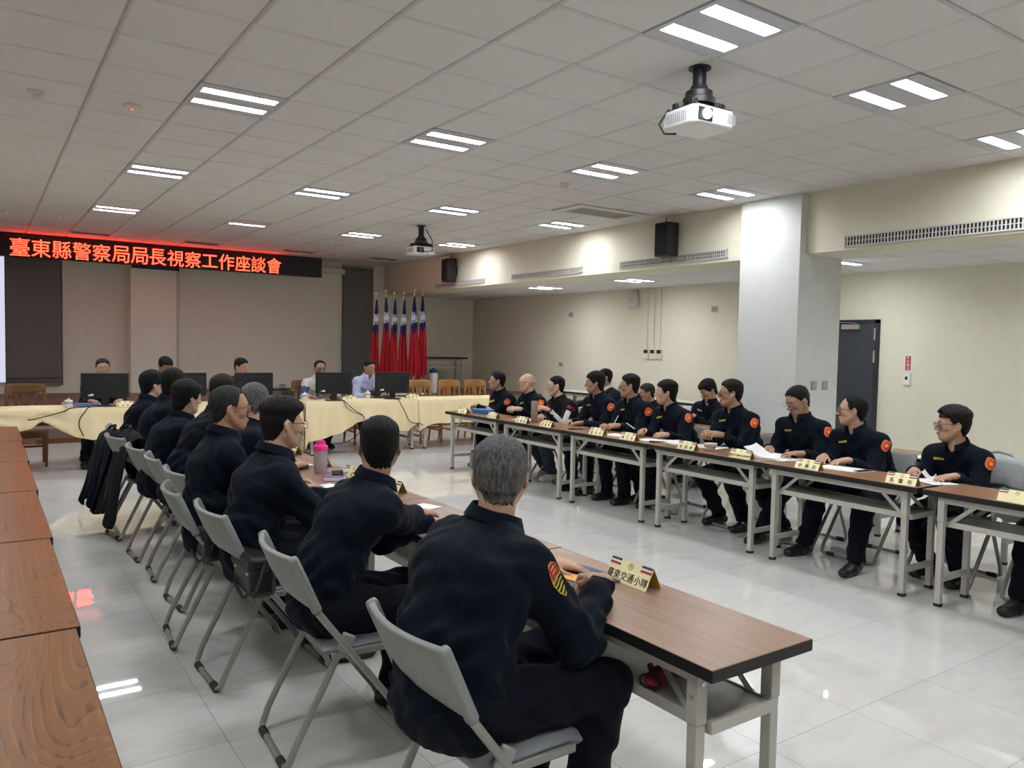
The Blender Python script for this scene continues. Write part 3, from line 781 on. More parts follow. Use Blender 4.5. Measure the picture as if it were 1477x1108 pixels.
# ------------------------------------------------------------------ monitors
def make_monitor(label, loc, rz):
    t = thing('monitor', label, 'monitor', loc, rz, 'monitors on the front table')
    w, h = .265, .155
    obj('back_shell', MB().prism([(-w, 0, -h + .01), (w, 0, -h + .01), (w, 0, h), (-w, 0, h)], (0, 0, 0), (0, .012, 0)).prism([(-w + .02, 0, -h + .0), (w - .02, 0, -h), (w - .03, 0, h - .05), (-w + .03, 0, h - .05)], (0, -.016, 0), (0, 0, 0)), M['screenblk'], t, bevel=.005).location = (0, 0, .25)
    obj('screen', MB().span((-w + .01, .0121, -h + .022), (w - .01, .0135, h - .01)), mat('screen_face', (.02, .02, .022), .2), t).location = (0, 0, .25)
    obj('neck', MB().span((-.045, -.02, .012), (.045, .005, .13)), M['black'], t, bevel=.006)
    obj('base', MB().lathe([(0, 0), (.13, 0), (.125, .010), (.05, .016), (0, .018)], n=28), M['black'], t)
    obj('sticker', MB().span((-.19, -.0175, .128), (-.13, -.0165, .142)).span((-.165, -.0175, .142), (-.13, -.0165, .152)), M['paper'], t)
    return t
mo = make_monitor('leftmost black monitor, facing the man with parted grey hair', (1.27, 10.70, .757), 0)
dup(mo, 'second black monitor from left, mostly hidden by officers', (2.21, 10.72, .757), .1)
dup(mo, 'middle black monitor before the dark jacketed man', (3.08, 10.70, .757), .05)
dup(mo, 'black monitor before the man in white and blue jacket', (4.22, 10.70, .757), -.08)
dup(mo, 'rightmost black monitor beside the man in pale blue shirt', (5.16, 10.72, .757), -.22)
def cable(label, pts, r=.006):
    P = []
    for i in range(len(pts) - 1):       # Catmull-Rom through the points
        p0 = Vector(pts[max(0, i - 1)]); p1 = Vector(pts[i]); p2 = Vector(pts[i + 1]); p3 = Vector(pts[min(len(pts) - 1, i + 2)])
        for k in range(8):
            t = k / 8; P.append(.5 * ((2 * p1) + (p2 - p0) * t + (2 * p0 - 5 * p1 + 4 * p2 - p3) * t * t + (3 * p1 - p0 - 3 * p2 + p3) * t ** 3))
    P.append(Vector(pts[-1]))
    o = obj('power_cable', MB().tube(P, r, 8), M['rubber']); return tag(o, label, 'cable', 'monitor cables')
cable('black cable drooping left from the leftmost monitor', [(1.22, 10.64, .765), (1.05, 10.55, .765), (.88, 10.43, .762), (.8, 10.39, .73), (.66, 10.36, .69), (.52, 10.37, .655), (.44, 10.39, .64)])
cable('black cable hanging in a loop before the left tablecloth', [(1.13, 10.62, .765), (1.06, 10.44, .764), (1.02, 10.385, .72), (.965, 10.37, .64), (.955, 10.37, .55), (.98, 10.37, .48), (1.0, 10.38, .43)])
cable('black cable from the white-jacketed man\'s monitor down the cloth', [(4.26, 10.62, .765), (4.28, 10.44, .764), (4.32, 10.36, .70), (4.42, 10.35, .62), (4.52, 10.35, .56), (4.55, 10.36, .47), (4.52, 10.45, .30), (4.40, 10.6, .16), (4.2, 10.7, .12)])
cable('second black cable beside it on the same cloth', [(4.24, 10.62, .765), (4.26, 10.44, .764), (4.28, 10.355, .68), (4.36, 10.345, .62), (4.46, 10.345, .58), (4.53, 10.345, .55)], .005)
cable('black cable from the rightmost monitor to the cloth gap', [(5.14, 10.64, .765), (5.12, 10.44, .764), (5.14, 10.355, .68), (5.2, 10.345, .57), (5.25, 10.345, .47), (5.32, 10.345, .42), (5.42, 10.35, .41), (5.5, 10.36, .38), (5.56, 10.42, .33)])

# ------------------------------------------------------------------ flags
def flag_mat():
    m = mat('flag_cloth', (.5, .02, .03), .75, sheen=.1); g = NT(m)
    a = g.n('ShaderNodeVertexColor', layer_name='Col'); g.base(a.outputs['Color'])
    return m
FM = flag_mat()
def flag(x, y, top, lean, label, seed, zb, wid):
    t = thing('flag', label, 'flag', (x, y, .57), 0, 'flags on the stage')
    H = top - .57
    obj('pole', MB().tube([(0, 0, .03), (0, 0, H)], .011, 10), M['white'], t)
    obj('finial', MB().lathe([(0, H - .005), (.018, H), (.012, H + .012), (.03, H + .03), (.036, H + .05), (.03, H + .07), (0, H + .085)], n=16), M['brass'], t)
    obj('base', MB().lathe([(0, 0), (.14, 0), (.135, .02), (.03, .035), (.02, .06), (0, .06)], n=24), M['chrome'], t)
    rnd = random.Random(seed); p1, p2 = rnd.random() * 6, rnd.random() * 6
    z0 = H - .07; z1 = zb - .57
    nu, nv = 60, 90
    mb = MB()
    BL, RD, WH = (.010, .018, .115), (.40, .008, .016), (.72, .72, .74)
    cols = []
    for j in range(nv + 1):
        v = j / nv
        for i in range(nu + 1):
            u = i / nu
            w = .018 + wid * (v ** .75)
            amp = .02 + .055 * v
            yy = -amp * (1 - math.cos(u * PI * 5 + p1 * 0)) * .5 - .012 + amp * .25 * math.sin(u * 13 + p2 + v * 4)
            xx = -w * .5 + w * u + .012 * math.sin(v * 5 + p1) + lean * v
            zz = z0 - (z0 - z1) * v - .10 * v * abs(math.sin(u * PI * 1.5 + p1)) * v
            mb.v.append((xx, yy, zz))
            blue = v < .40 + .10 * (1 - abs(2 * u - 1.0)) * .9 + .02 * math.sin(p1)
            c = BL if blue else RD
            if blue:
                du = (u - .42) * w / .10; dv = (v - .27) * 1.65 / .10
                rr = math.hypot(du, dv); an = math.atan2(dv, du)
                if rr < .62: c = WH
                elif .74 < rr < 1.32 and (1.32 - rr) / .58 > abs(((an / (PI / 6)) % 1) - .5) * 2: c = WH
            cols.append(c)
    for j in range(nv):
        for i in range(nu):
            mb.f.append((j * (nu + 1) + i, j * (nu + 1) + i + 1, (j + 1) * (nu + 1) + i + 1, (j + 1) * (nu + 1) + i)); mb.m.append(0)
    o = obj('cloth', mb, FM, t, smooth=60, solid=.003)
    ca = o.data.color_attributes.new('Col', 'FLOAT_COLOR', 'POINT')
    ca.data.foreach_set('color', np.array([(*c, 1) for c in cols], dtype=np.float32).ravel())
fl = [(6.46, 14.22, 2.58, 'leftmost hanging flag on the stage, partly before the blind edge', 1, 1.05, .17), (6.67, 14.2, 2.64, 'second hanging flag from the left', 2, 1.03, .19), (6.86, 14.22, 2.61, 'third hanging flag from the left', 3, .99, .19),
      (7.06, 14.2, 2.62, 'fourth hanging flag from the left', 4, 1.0, .19), (7.30, 14.2, 2.69, 'fifth hanging flag, widest and showing the whole white sun', 5, .97, .25), (7.50, 14.22, 2.71, 'rightmost hanging flag with its white pole in view', 6, .99, .21)]
for x, y, z, lb, s, zb, w in fl: flag(x, y, z - .06, -.02, lb, s, zb, w)
t = thing('water_flask', 'tall white flask with blue lid standing on the stage edge', 'bottle', (7.93, 14.5, .57))
obj('body', MB().lathe([(0, 0), (.085, 0), (.09, .01), (.09, .40), (.08, .42), (0, .42)], n=24), M['white'], t)
obj('lid', MB().lathe([(0, .42), (.088, .42), (.09, .47), (.07, .50), (.03, .51), (.03, .53), (0, .53)], n=24), mat('flask_blue', (.02, .06, .18), .4), t)
t = thing('red_box', 'small red box beside the white flask on the stage', 'box', (8.12, 14.5, .57))
obj('carton', MB().span((-.11, -.08, 0), (.11, .08, .085)), mat('box_red', (.45, .02, .03), .5), t, bevel=.004)
obj('lid', MB().span((-.115, -.085, .085), (.115, .085, .10)), mat('box_red_lid', (.36, .015, .025), .5), t, bevel=.004)
# ------------------------------------------------------------------ people: smooth distance-field figures
M['navy'] = m_cloth('navy_uniform_cloth', (.0022, .0050, .0125))
M['navy2'] = m_cloth('navy_trouser_cloth', (.0024, .0042, .0095))
M['blackcloth'] = m_cloth('black_jacket_cloth', (.008, .009, .011))
M['suit'] = m_cloth('charcoal_suit_cloth', (.012, .014, .018))
M['shirt_blue'] = m_cloth('pale_blue_shirt', (.50, .54, .76), k=1.05)
M['shirt_white'] = m_cloth('white_jacket_cloth', (.62, .60, .56), k=1.05)
M['jacket_blue'] = m_cloth('blue_jacket_cloth', (.05, .085, .19))
M['jeans'] = m_cloth('grey_blue_jeans', (.035, .048, .062))
M['greycloth'] = m_cloth('light_grey_jacket', (.40, .41, .42), k=1.1)
M['shoe_black'] = mat('black_shoe_leather', (.008, .008, .010), .45)
M['shoe_white'] = mat('white_sneaker', (.55, .54, .52), .6)
M['lens'] = mat('spectacle_lens', (.9, .95, 1), .02, trans=1., ior=1.02)
M['frame_dark'] = mat('dark_spectacle_frame', (.02, .015, .02), .35)
M['patch_rim'] = mat('patch_orange_rim', (.95, .26, .13), .6)
M['patch_red'] = mat('patch_orange_red', (.88, .115, .03), .6)
M['patch_pale'] = mat('patch_pale_emblem', (.95, .62, .22), .6)
M['strip'] = mat('yellow_name_strip', (.42, .36, .07), .7)
M['eyewhite'] = mat('eye_white', (.6, .58, .55), .3)
M['iris'] = mat('eye_dark_iris', (.015, .01, .008), .2)
M['lip'] = mat('lip_skin', (.30, .13, .105), .5)
def skin(name, c):
    m = mat(name, c, .52, spec=.4); g = NT(m); f = g.noise(g.coord((40, 40, 40)), 1, 3)
    g.base(g.ramp(f, [(.3, tuple(x * .9 for x in c)), (.7, tuple(min(1, x * 1.07) for x in c))]))
    m.node_tree.nodes['Principled BSDF'].inputs['Subsurface Weight'].default_value = .08
    m.node_tree.nodes['Principled BSDF'].inputs['Subsurface Radius'].default_value = (.01, .004, .002)
    return m
SK = {'a': skin('skin_light', (.58, .38, .285)), 'b': skin('skin_medium', (.50, .305, .215)), 'c': skin('skin_tan', (.40, .23, .15))}
def hairm(name, c1, c2, rough=.5):
    m = mat(name, c1, rough, spec=.22); g = NT(m)
    v = g.coord((150, 150, 26)); f = g.noise(v, 1, 4, .65, .8)
    g.base(g.ramp(f, [(.36, c1), (.66, c2)])); g.bump(f, .9, .006)
    return m
HR = {'black': hairm('black_hair', (.0025, .0025, .003), (.009, .0085, .009), .6), 'brown': hairm('dark_brown_hair', (.005, .004, .0035), (.018, .013, .011), .6),
      'grey': hairm('grey_hair', (.035, .036, .038), (.17, .17, .17), .55), 'salt': hairm('dark_grey_hair', (.008, .008, .009), (.04, .04, .04), .6), 'buzz': hairm('cropped_stubble', (.10, .07, .055), (.20, .135, .10), .7)}

class Field:
    def __init__(s, lo, hi, vs):
        s.lo = np.array(lo, float); s.vs = vs
        s.n = np.maximum(2, np.ceil((np.array(hi) - s.lo) / vs).astype(int) + 1)
        s.d = np.full(s.n, .3, np.float32)
        s.ax = [(s.lo[k] + np.arange(s.n[k]) * vs).astype(np.float32) for k in range(3)]
    def sub(s, lo, hi):
        a = np.clip(np.floor((np.array(lo) - s.lo) / s.vs).astype(int), 0, s.n - 1); b = np.clip(np.ceil((np.array(hi) - s.lo) / s.vs).astype(int) + 1, 1, s.n)
        if np.any(b <= a): return None, None
        sl = tuple(slice(a[k], b[k]) for k in range(3))
        P = [s.ax[0][sl[0]][:, None, None], s.ax[1][sl[1]][None, :, None], s.ax[2][sl[2]][None, None, :]]
        return sl, P
    @staticmethod
    def smin(a, b, k):
        if k <= 0: return np.minimum(a, b)
        h = np.maximum(k - np.abs(a - b), 0) / k
        return np.minimum(a, b) - h * h * k * .25
    def cap(s, a, b, r1, r2, k=.03, flat=None, sub=False, add=0.):
        """tapered capsule; flat = (direction, scale) squashes it along a direction (scale>1 widens)"""
        a = np.array(a, float); b = np.array(b, float); r1 += add; r2 += add
        R = max(r1, r2) * (max(1, flat[1]) if flat else 1) + k + .03
        sl, P = s.sub(np.minimum(a, b) - R, np.maximum(a, b) + R)
        if sl is None: return
        q = [(P[i] - a[i]) for i in range(3)]; ba = b - a
        if flat:
            n = np.array(flat[0], float); n /= np.linalg.norm(n); f = 1 / flat[1] - 1
            dn = q[0] * n[0] + q[1] * n[1] + q[2] * n[2]; q = [q[i] + dn * n[i] * f for i in range(3)]
            ba = ba + n * (ba @ n) * f
        L2 = max(1e-9, ba @ ba)
        t = np.clip((q[0] * ba[0] + q[1] * ba[1] + q[2] * ba[2]) / L2, 0, 1)
        d = np.sqrt((q[0] - t * ba[0]) ** 2 + (q[1] - t * ba[1]) ** 2 + (q[2] - t * ba[2]) ** 2) - (r1 + (r2 - r1) * t)
        if flat and flat[1] < 1: d = d * flat[1]
        s.put(sl, d, k, sub)
    def ell(s, c, r, Rm=None, k=.03, sub=False, add=0.):
        c = np.array(c, float); r = np.array(r, float) + add; R = r.max() + k + .03
        sl, P = s.sub(c - R, c + R)
        if sl is None: return
        q = [(P[i] - c[i]) for i in range(3)]
        if Rm is not None: q = [q[0] * Rm[0, i] + q[1] * Rm[1, i] + q[2] * Rm[2, i] for i in range(3)]
        k0 = np.sqrt((q[0] / r[0]) ** 2 + (q[1] / r[1]) ** 2 + (q[2] / r[2]) ** 2); k1 = np.sqrt((q[0] / r[0] ** 2) ** 2 + (q[1] / r[1] ** 2) ** 2 + (q[2] / r[2] ** 2) ** 2)
        d = k0 * (k0 - 1) / np.maximum(k1, 1e-6)
        s.put(sl, d, k, sub)
    def put(s, sl, d, k, sub):
        d = d.astype(np.float32)
        if sub: s.d[sl] = -s.smin(-s.d[sl], d, k)
        else: s.d[sl] = s.smin(s.d[sl], d, k)
    def sample(s, p):
        q = (np.array(p) - s.lo) / s.vs; i = np.clip(np.floor(q).astype(int), 0, s.n - 2); f = q - i
        v = 0.
        for dx in (0, 1):
            for dy in (0, 1):
                for dz in (0, 1):
                    v += s.d[i[0] + dx, i[1] + dy, i[2] + dz] * (f[0] if dx else 1 - f[0]) * (f[1] if dy else 1 - f[1]) * (f[2] if dz else 1 - f[2])
        return v
    def mesh(s, name, m, parent=None):
        d = s.d
        for ax in range(3):     # close at the borders
            i0 = [slice(None)] * 3; i0[ax] = 0; d[tuple(i0)] = np.maximum(d[tuple(i0)], .01)
            i0[ax] = -1; d[tuple(i0)] = np.maximum(d[tuple(i0)], .01)
        g = openvdb.FloatGrid(.3); g.copyFromArray(np.clip(d, -.3, .3))
        pts, tri, quads = g.convertToPolygons(isovalue=0.)
        pts = pts * s.vs + s.lo
        me = bpy.data.meshes.new(name)
        nq = len(quads); nt = len(tri)
        me.vertices.add(len(pts)); me.vertices.foreach_set('co', pts.astype(np.float32).ravel())
        loops = np.concatenate([quads[:, ::-1].ravel(), tri[:, ::-1].ravel()]).astype(np.int32)
        me.loops.add(len(loops)); me.loops.foreach_set('vertex_index', loops)
        starts = np.concatenate([np.arange(nq) * 4, nq * 4 + np.arange(nt) * 3]).astype(np.int32)
        me.polygons.add(nq + nt); me.polygons.foreach_set('loop_start', starts)
        me.polygons.foreach_set('use_smooth', np.ones(nq + nt, bool))
        me.update(calc_edges=True); me.validate()
        me.materials.append(m)
        o = bpy.data.objects.new(name, me); link(o, parent)
        return o

def unit(v): v = np.array(v, float); return v / (np.linalg.norm(v) + 1e-9)
def rz(a): c, s = math.cos(a), math.sin(a); return np.array([[c, -s, 0], [s, c, 0], [0, 0, 1.]])
def ry(a): c, s = math.cos(a), math.sin(a); return np.array([[c, 0, s], [0, 1, 0], [-s, 0, c]])
def rx(a): c, s = math.cos(a), math.sin(a); return np.array([[1, 0, 0], [0, c, -s], [0, s, c]])

HAIRLINE = {  # x position in the head -> lowest hair height
    'short': ([-.12, -.06, -.038, -.024, -.010, .004, .014, .024, .036, .058, .080, .1], [-.068, -.068, -.048, -.026, .014, .002, .008, .028, .046, .062, .076, .082]),
    'long': ([-.12, -.06, -.038, -.022, -.008, .006, .016, .028, .042, .060, .085, .12], [-.082, -.082, -.060, -.032, .006, -.008, .0, .022, .042, .058, .068, .070]),
    'reced': ([-.12, -.06, -.038, -.024, -.010, .004, .014, .024, .036, .050, .064, .1], [-.068, -.068, -.046, -.026, .014, .002, .010, .034, .066, .090, .104, .2]),
    'bald': ([-.12, -.06, -.038, -.024, -.010, .006, .020, .05], [-.075, -.075, -.045, -.02, .015, .0, .2, .3]),
}

def head_field(F, C, R, add=0., big=1.):
    """skull, face, ears; C centre, R columns = forward, left, up"""
    def p(x, y, z): return C + R @ np.array([x, y, z]) * big
    b = big
    F.ell(p(-.012, 0, .030), (.096 * b, .077 * b, .086 * b), R, .02)
    F.cap(p(.032, 0, .012), p(.040, 0, -.055), .056 * b, .044 * b, .03, (R[:, 1], 1.1))
    F.ell(p(.055, 0, -.090), (.034 * b, .034 * b, .026 * b), R, .03)
    for s in (-1, 1):
        F.cap(p(.000, s * .052, -.045), p(.048, s * .02, -.092), .021 * b, .018 * b, .03)
        F.ell(p(.054, s * .041, -.020), (.026 * b, .022 * b, .022 * b), R, .02)
        F.cap(p(.074, s * .040, .020), p(.085, s * .010, .022), .011 * b, .011 * b, .014)
        F.ell(p(.092, s * .031, .002), (.016 * b, .017 * b, .011 * b), R, .012, True)
        F.ell(p(.074, s * .031, .002), (.0145 * b, .0145 * b, .0145 * b), R, .004)
        F.cap(p(.087, s * .020, .0085), p(.080, s * .043, .0065), .0045 * b, .0045 * b, .006)
        F.cap(p(.086, s * .021, -.008), p(.080, s * .043, -.006), .004 * b, .004 * b, .008)
        F.ell(p(.098, s * .0125, -.034), (.0105 * b, .0085 * b, .008 * b), R, .008)
        Re = R @ rz(s * -.35)
        F.ell(p(-.012, s * .079, -.004), (.019 * b, .0085 * b, .032 * b), Re, .006)
        F.ell(p(-.002, s * .089, -.002), (.010 * b, .006 * b, .018 * b), Re, .005, True)
        F.ell(p(-.004, s * .075, -.033), (.008 * b, .006 * b, .009 * b), Re, .006)
    F.cap(p(.084, 0, .014), p(.111, 0, -.028), .0085 * b, .0125 * b, .012)
    F.ell(p(.089, 0, -.056), (.011 * b, .024 * b, .0075 * b), R, .008)
    F.ell(p(.086, 0, -.069), (.011 * b, .020 * b, .0075 * b), R, .008)
    F.cap(p(.097, .016, -.0625), p(.097, -.016, -.0625), .002 * b, .002 * b, .004, None, True)

def hair_object(C, R, style, m, parent, vs, seed, top=.02, side=.010, big=1., fringe=0, part=0, tuft=0):
    """hair as a shell over the skull whose depth tapers to nothing at the hairline"""
    def p(x, y, z): return C + R @ np.array([x, y, z]) * big
    ext = .17 * big
    F = Field(C - ext, C + ext, vs); b = big
    F.ell(p(-.012, 0, .030), (.096 * b, .077 * b, .086 * b), R, .02)
    F.cap(p(.032, 0, .012), p(.040, 0, -.055), .056 * b, .044 * b, .03, (R[:, 1], 1.1))
    F.cap(p(-.030, 0, -.045), p(-.040, 0, -.13), .058 * b, .054 * b, .03)
    X = np.stack(np.meshgrid(*F.ax, indexing='ij'), -1).astype(np.float32) - C.astype(np.float32)
    q = (X @ R.astype(np.float32)) / big
    rnd = np.random.RandomState(seed); ph = rnd.rand(10) * 6
    xs, zs = HAIRLINE[style]
    x, y, z = q[..., 0], q[..., 1], q[..., 2]
    az = np.arctan2(y, x + .02)
    jag = .0045 * np.sin(az * 41 + ph[0]) + .0035 * np.sin(az * 77 + ph[1] + z * 90)
    ay = np.abs(y)
    hz = np.interp(x - .30 * np.maximum(0, ay - .05) * (x > .01), xs, zs).astype(np.float32) + jag
    hz += np.where(x > .04, .006 * np.sin(y * 160 + ph[8]) + .004 * np.sin(y * 310 + ph[9]), 0)
    hz += np.where(x > .02, .010 * np.cos(y * 30) - .010, 0)               # slightly rounded front hairline
    soft = .030 if style != 'long' else .016
    tp = np.clip((z - hz) / soft, 0, 1); tp = tp * tp * (3 - 2 * tp)
    up = np.clip((z - .035) / .06, 0, 1); up = up * up * (3 - 2 * up)
    thick = side + (top - side) * up
    if tuft: thick = thick + tuft * np.clip((x + .01) / .07, 0, 1) * up
    if part: thick = thick + .008 * up * np.sin(np.clip((y * part + .05) / .10, 0, 1) * PI)
    strands = .0016 * np.sin(az * 46 + 20 * z + 3 * np.sin(z * 31 + ph[6]) + ph[2]) + .0012 * np.sin(az * 83 - 40 * x + ph[3]) + .0014 * np.sin(x * 190 + y * 120 + 4 * np.sin(y * 60 + ph[7]) + ph[4]) + .0012 * np.sin(y * 240 - 60 * x + ph[5])
    sk_ = np.clip(thick / .012, .2, 1.2)
    d = F.d - (thick * tp * big + strands * .55 * sk_ * tp - .004 * (1 - tp))
    d = np.where(z < hz - .012, np.maximum(d, .004), d)
    if style == 'bald': d = np.maximum(d, (z - .040) * .8)
    F.d = d.astype(np.float32)
    if fringe:
        for k in range(11):
            yy = -.055 + .011 * k
            F.cap(p(.060, yy * .9, .092), p(.098 - abs(yy) * .45, yy * 1.05 + .016 * part, .070 - fringe * (.7 + .6 * rnd.rand())), .010 * big, .0040 * big, .006)
    return F.mesh('hair', m, parent)

def spectacles(C, R, parent, m, big=1., size=1., rnd_=.5):
    def p(x, y, z): return Vector(C + R @ np.array([x, y, z]) * big)
    mb = MB(); lb = MB()
    for s in (-1, 1):
        pts = []
        for k in range(20):
            a = 2 * PI * k / 20; ca, sa = math.cos(a), math.sin(a); e = rnd_
            yy = .0245 * size * math.copysign(abs(ca) ** e, ca); zz = .0175 * size * math.copysign(abs(sa) ** e, sa)
            pts.append(p(.101 - .12 * abs(s * .033 + yy) * .6 + .012, s * .0335 + yy, .001 + zz))
        mb.tube(pts, .0016 * big, 6, True); lb.add(pts, [tuple(range(20))])
        mb.tube([p(.100, s * .058, .006), p(.070, s * .076, .010), p(.0, s * .0835, .012), (p(-.02, s * .085, .004)), (p(-.032, s * .084, -.012))], .0018 * big, 6)
    mb.tube([p(.110, -.010, .006), p(.114, 0, .009), p(.110, .010, .006)], .0016 * big, 6)
    o = obj('glasses', mb, m, parent); obj('lens', lb, M['lens'], o)
    return o

def hand(F, W, f, n, s, pose, k=1.):
    """W wrist, f finger direction, n back of hand, s thumb side"""
    f, n, s = unit(f), unit(n), unit(s)
    P = lambda a, b, c: W + (f * a + s * b + n * c) * k
    F.cap(P(-.02, 0, 0), P(.03, 0, 0), .026 * k, .030 * k, .02, (n, .72))
    F.cap(P(.032, .020, 0), P(.080, .026, .002), .018 * k, .0135 * k, .015, (n, .85))
    F.cap(P(.032, -.015, 0), P(.076, -.026, 0), .019 * k, .0135 * k, .015, (n, .85))
    F.cap(P(.03, 0, .001), P(.082, 0, .003), .020 * k, .0145 * k, .015, (n, .85))
    A = {'flat': (10, 14, 10), 'curl': (48, 58, 38), 'soft': (24, 34, 24), 'clasp': (40, 48, 30), 'pen': (42, 52, 25), 'fist': (66, 80, 50)}[pose]
    for i, (b, L) in enumerate(((.030, .070), (.0105, .078), (-.0095, .072), (-.028, .057))):
        base = P(.082 - .006 * abs(i - 1), b, .002); an = 0; q = base; fan = (1.5 - i) * .06
        dr = 1 + (i - 1) * .10
        for j, fr in enumerate((.44, .31, .25)):
            an += math.radians(A[j]) * (dr if pose != 'flat' else 1 + .15 * i)
            d = unit(f * math.cos(an) - n * math.sin(an) + s * fan * math.cos(an)); e = q + d * L * fr * 1.15 * k
            F.cap(q, e, (.0092 - j * .0008) * k, (.0086 - j * .0011) * k, .005); q = e
    t0 = P(.018, .030, -.006)
    if pose in ('flat', 'soft'): d1, d2 = f * .75 + s * .65 - n * .15, f * .95 + s * .2 - n * .2
    elif pose == 'pen': d1, d2 = f * .8 + s * .3 - n * .55, f * .8 - s * .35 - n * .45
    else: d1, d2 = f * .7 + s * .45 - n * .5, f * .75 - s * .5 - n * .35
    a = t0 + unit(d1) * .036 * k; b = a + unit(d2) * .034 * k
    F.cap(P(.0, .012, -.003), t0, .017 * k, .015 * k, .015); F.cap(t0, a, .0125 * k, .0105 * k, .008); F.cap(a, b, .0105 * k, .0085 * k, .005)

def patch_on(F, name, c, nrm, up, w, h, outline, m, parent, lift, res=10):
    """cloth badge laid on a garment: a grid of points pressed onto the surface along -nrm"""
    nrm = unit(nrm); up = unit(np.array(up) - nrm * (np.array(up) @ nrm)); rt = np.cross(up, nrm)
    def press(u, v):
        q0 = c + rt * u * w * .5 + up * v * h * .5
        t = .09; 
        for _ in range(40):
            dd = F.sample(q0 + nrm * t)
            if dd < .0005: break
            t -= max(.0006, dd * .7)
            if t < -.12: break
        return q0 + nrm * (t + lift)
    mb = MB(); ring = [press(*p) for p in outline]; ctr = press(0, 0)
    mid = [press(x * .5, y * .5) for x, y in outline]; n = len(ring)
    mb.add([ctr] + mid + ring, [(0, 1 + i, 1 + (i + 1) % n) for i in range(n)] + [(1 + i, 1 + n + i, 1 + n + (i + 1) % n, 1 + (i + 1) % n) for i in range(n)])
    o = obj(name, mb, m, parent, smooth=80)
    return o
SHIELD = [(-.85, .80), (-.45, 1), (0, .92), (.45, 1), (.85, .80), (1, .35), (1, -.35), (.7, -.8), (.3, -.98), (0, -1.05), (-.3, -.98), (-.7, -.8), (-1, -.35), (-1, .35)]
BIRD = [(-.62, .30), (-.3, .12), (-.12, .25), (0, .45), (.12, .25), (.3, .12), (.62, .30), (.5, -.15), (.25, -.42), (0, -.55), (-.25, -.42), (-.5, -.15)]
RECT = [(-1, -1), (-.33, -1), (.33, -1), (1, -1), (1, 1), (.33, 1), (-.33, 1), (-1, 1)]

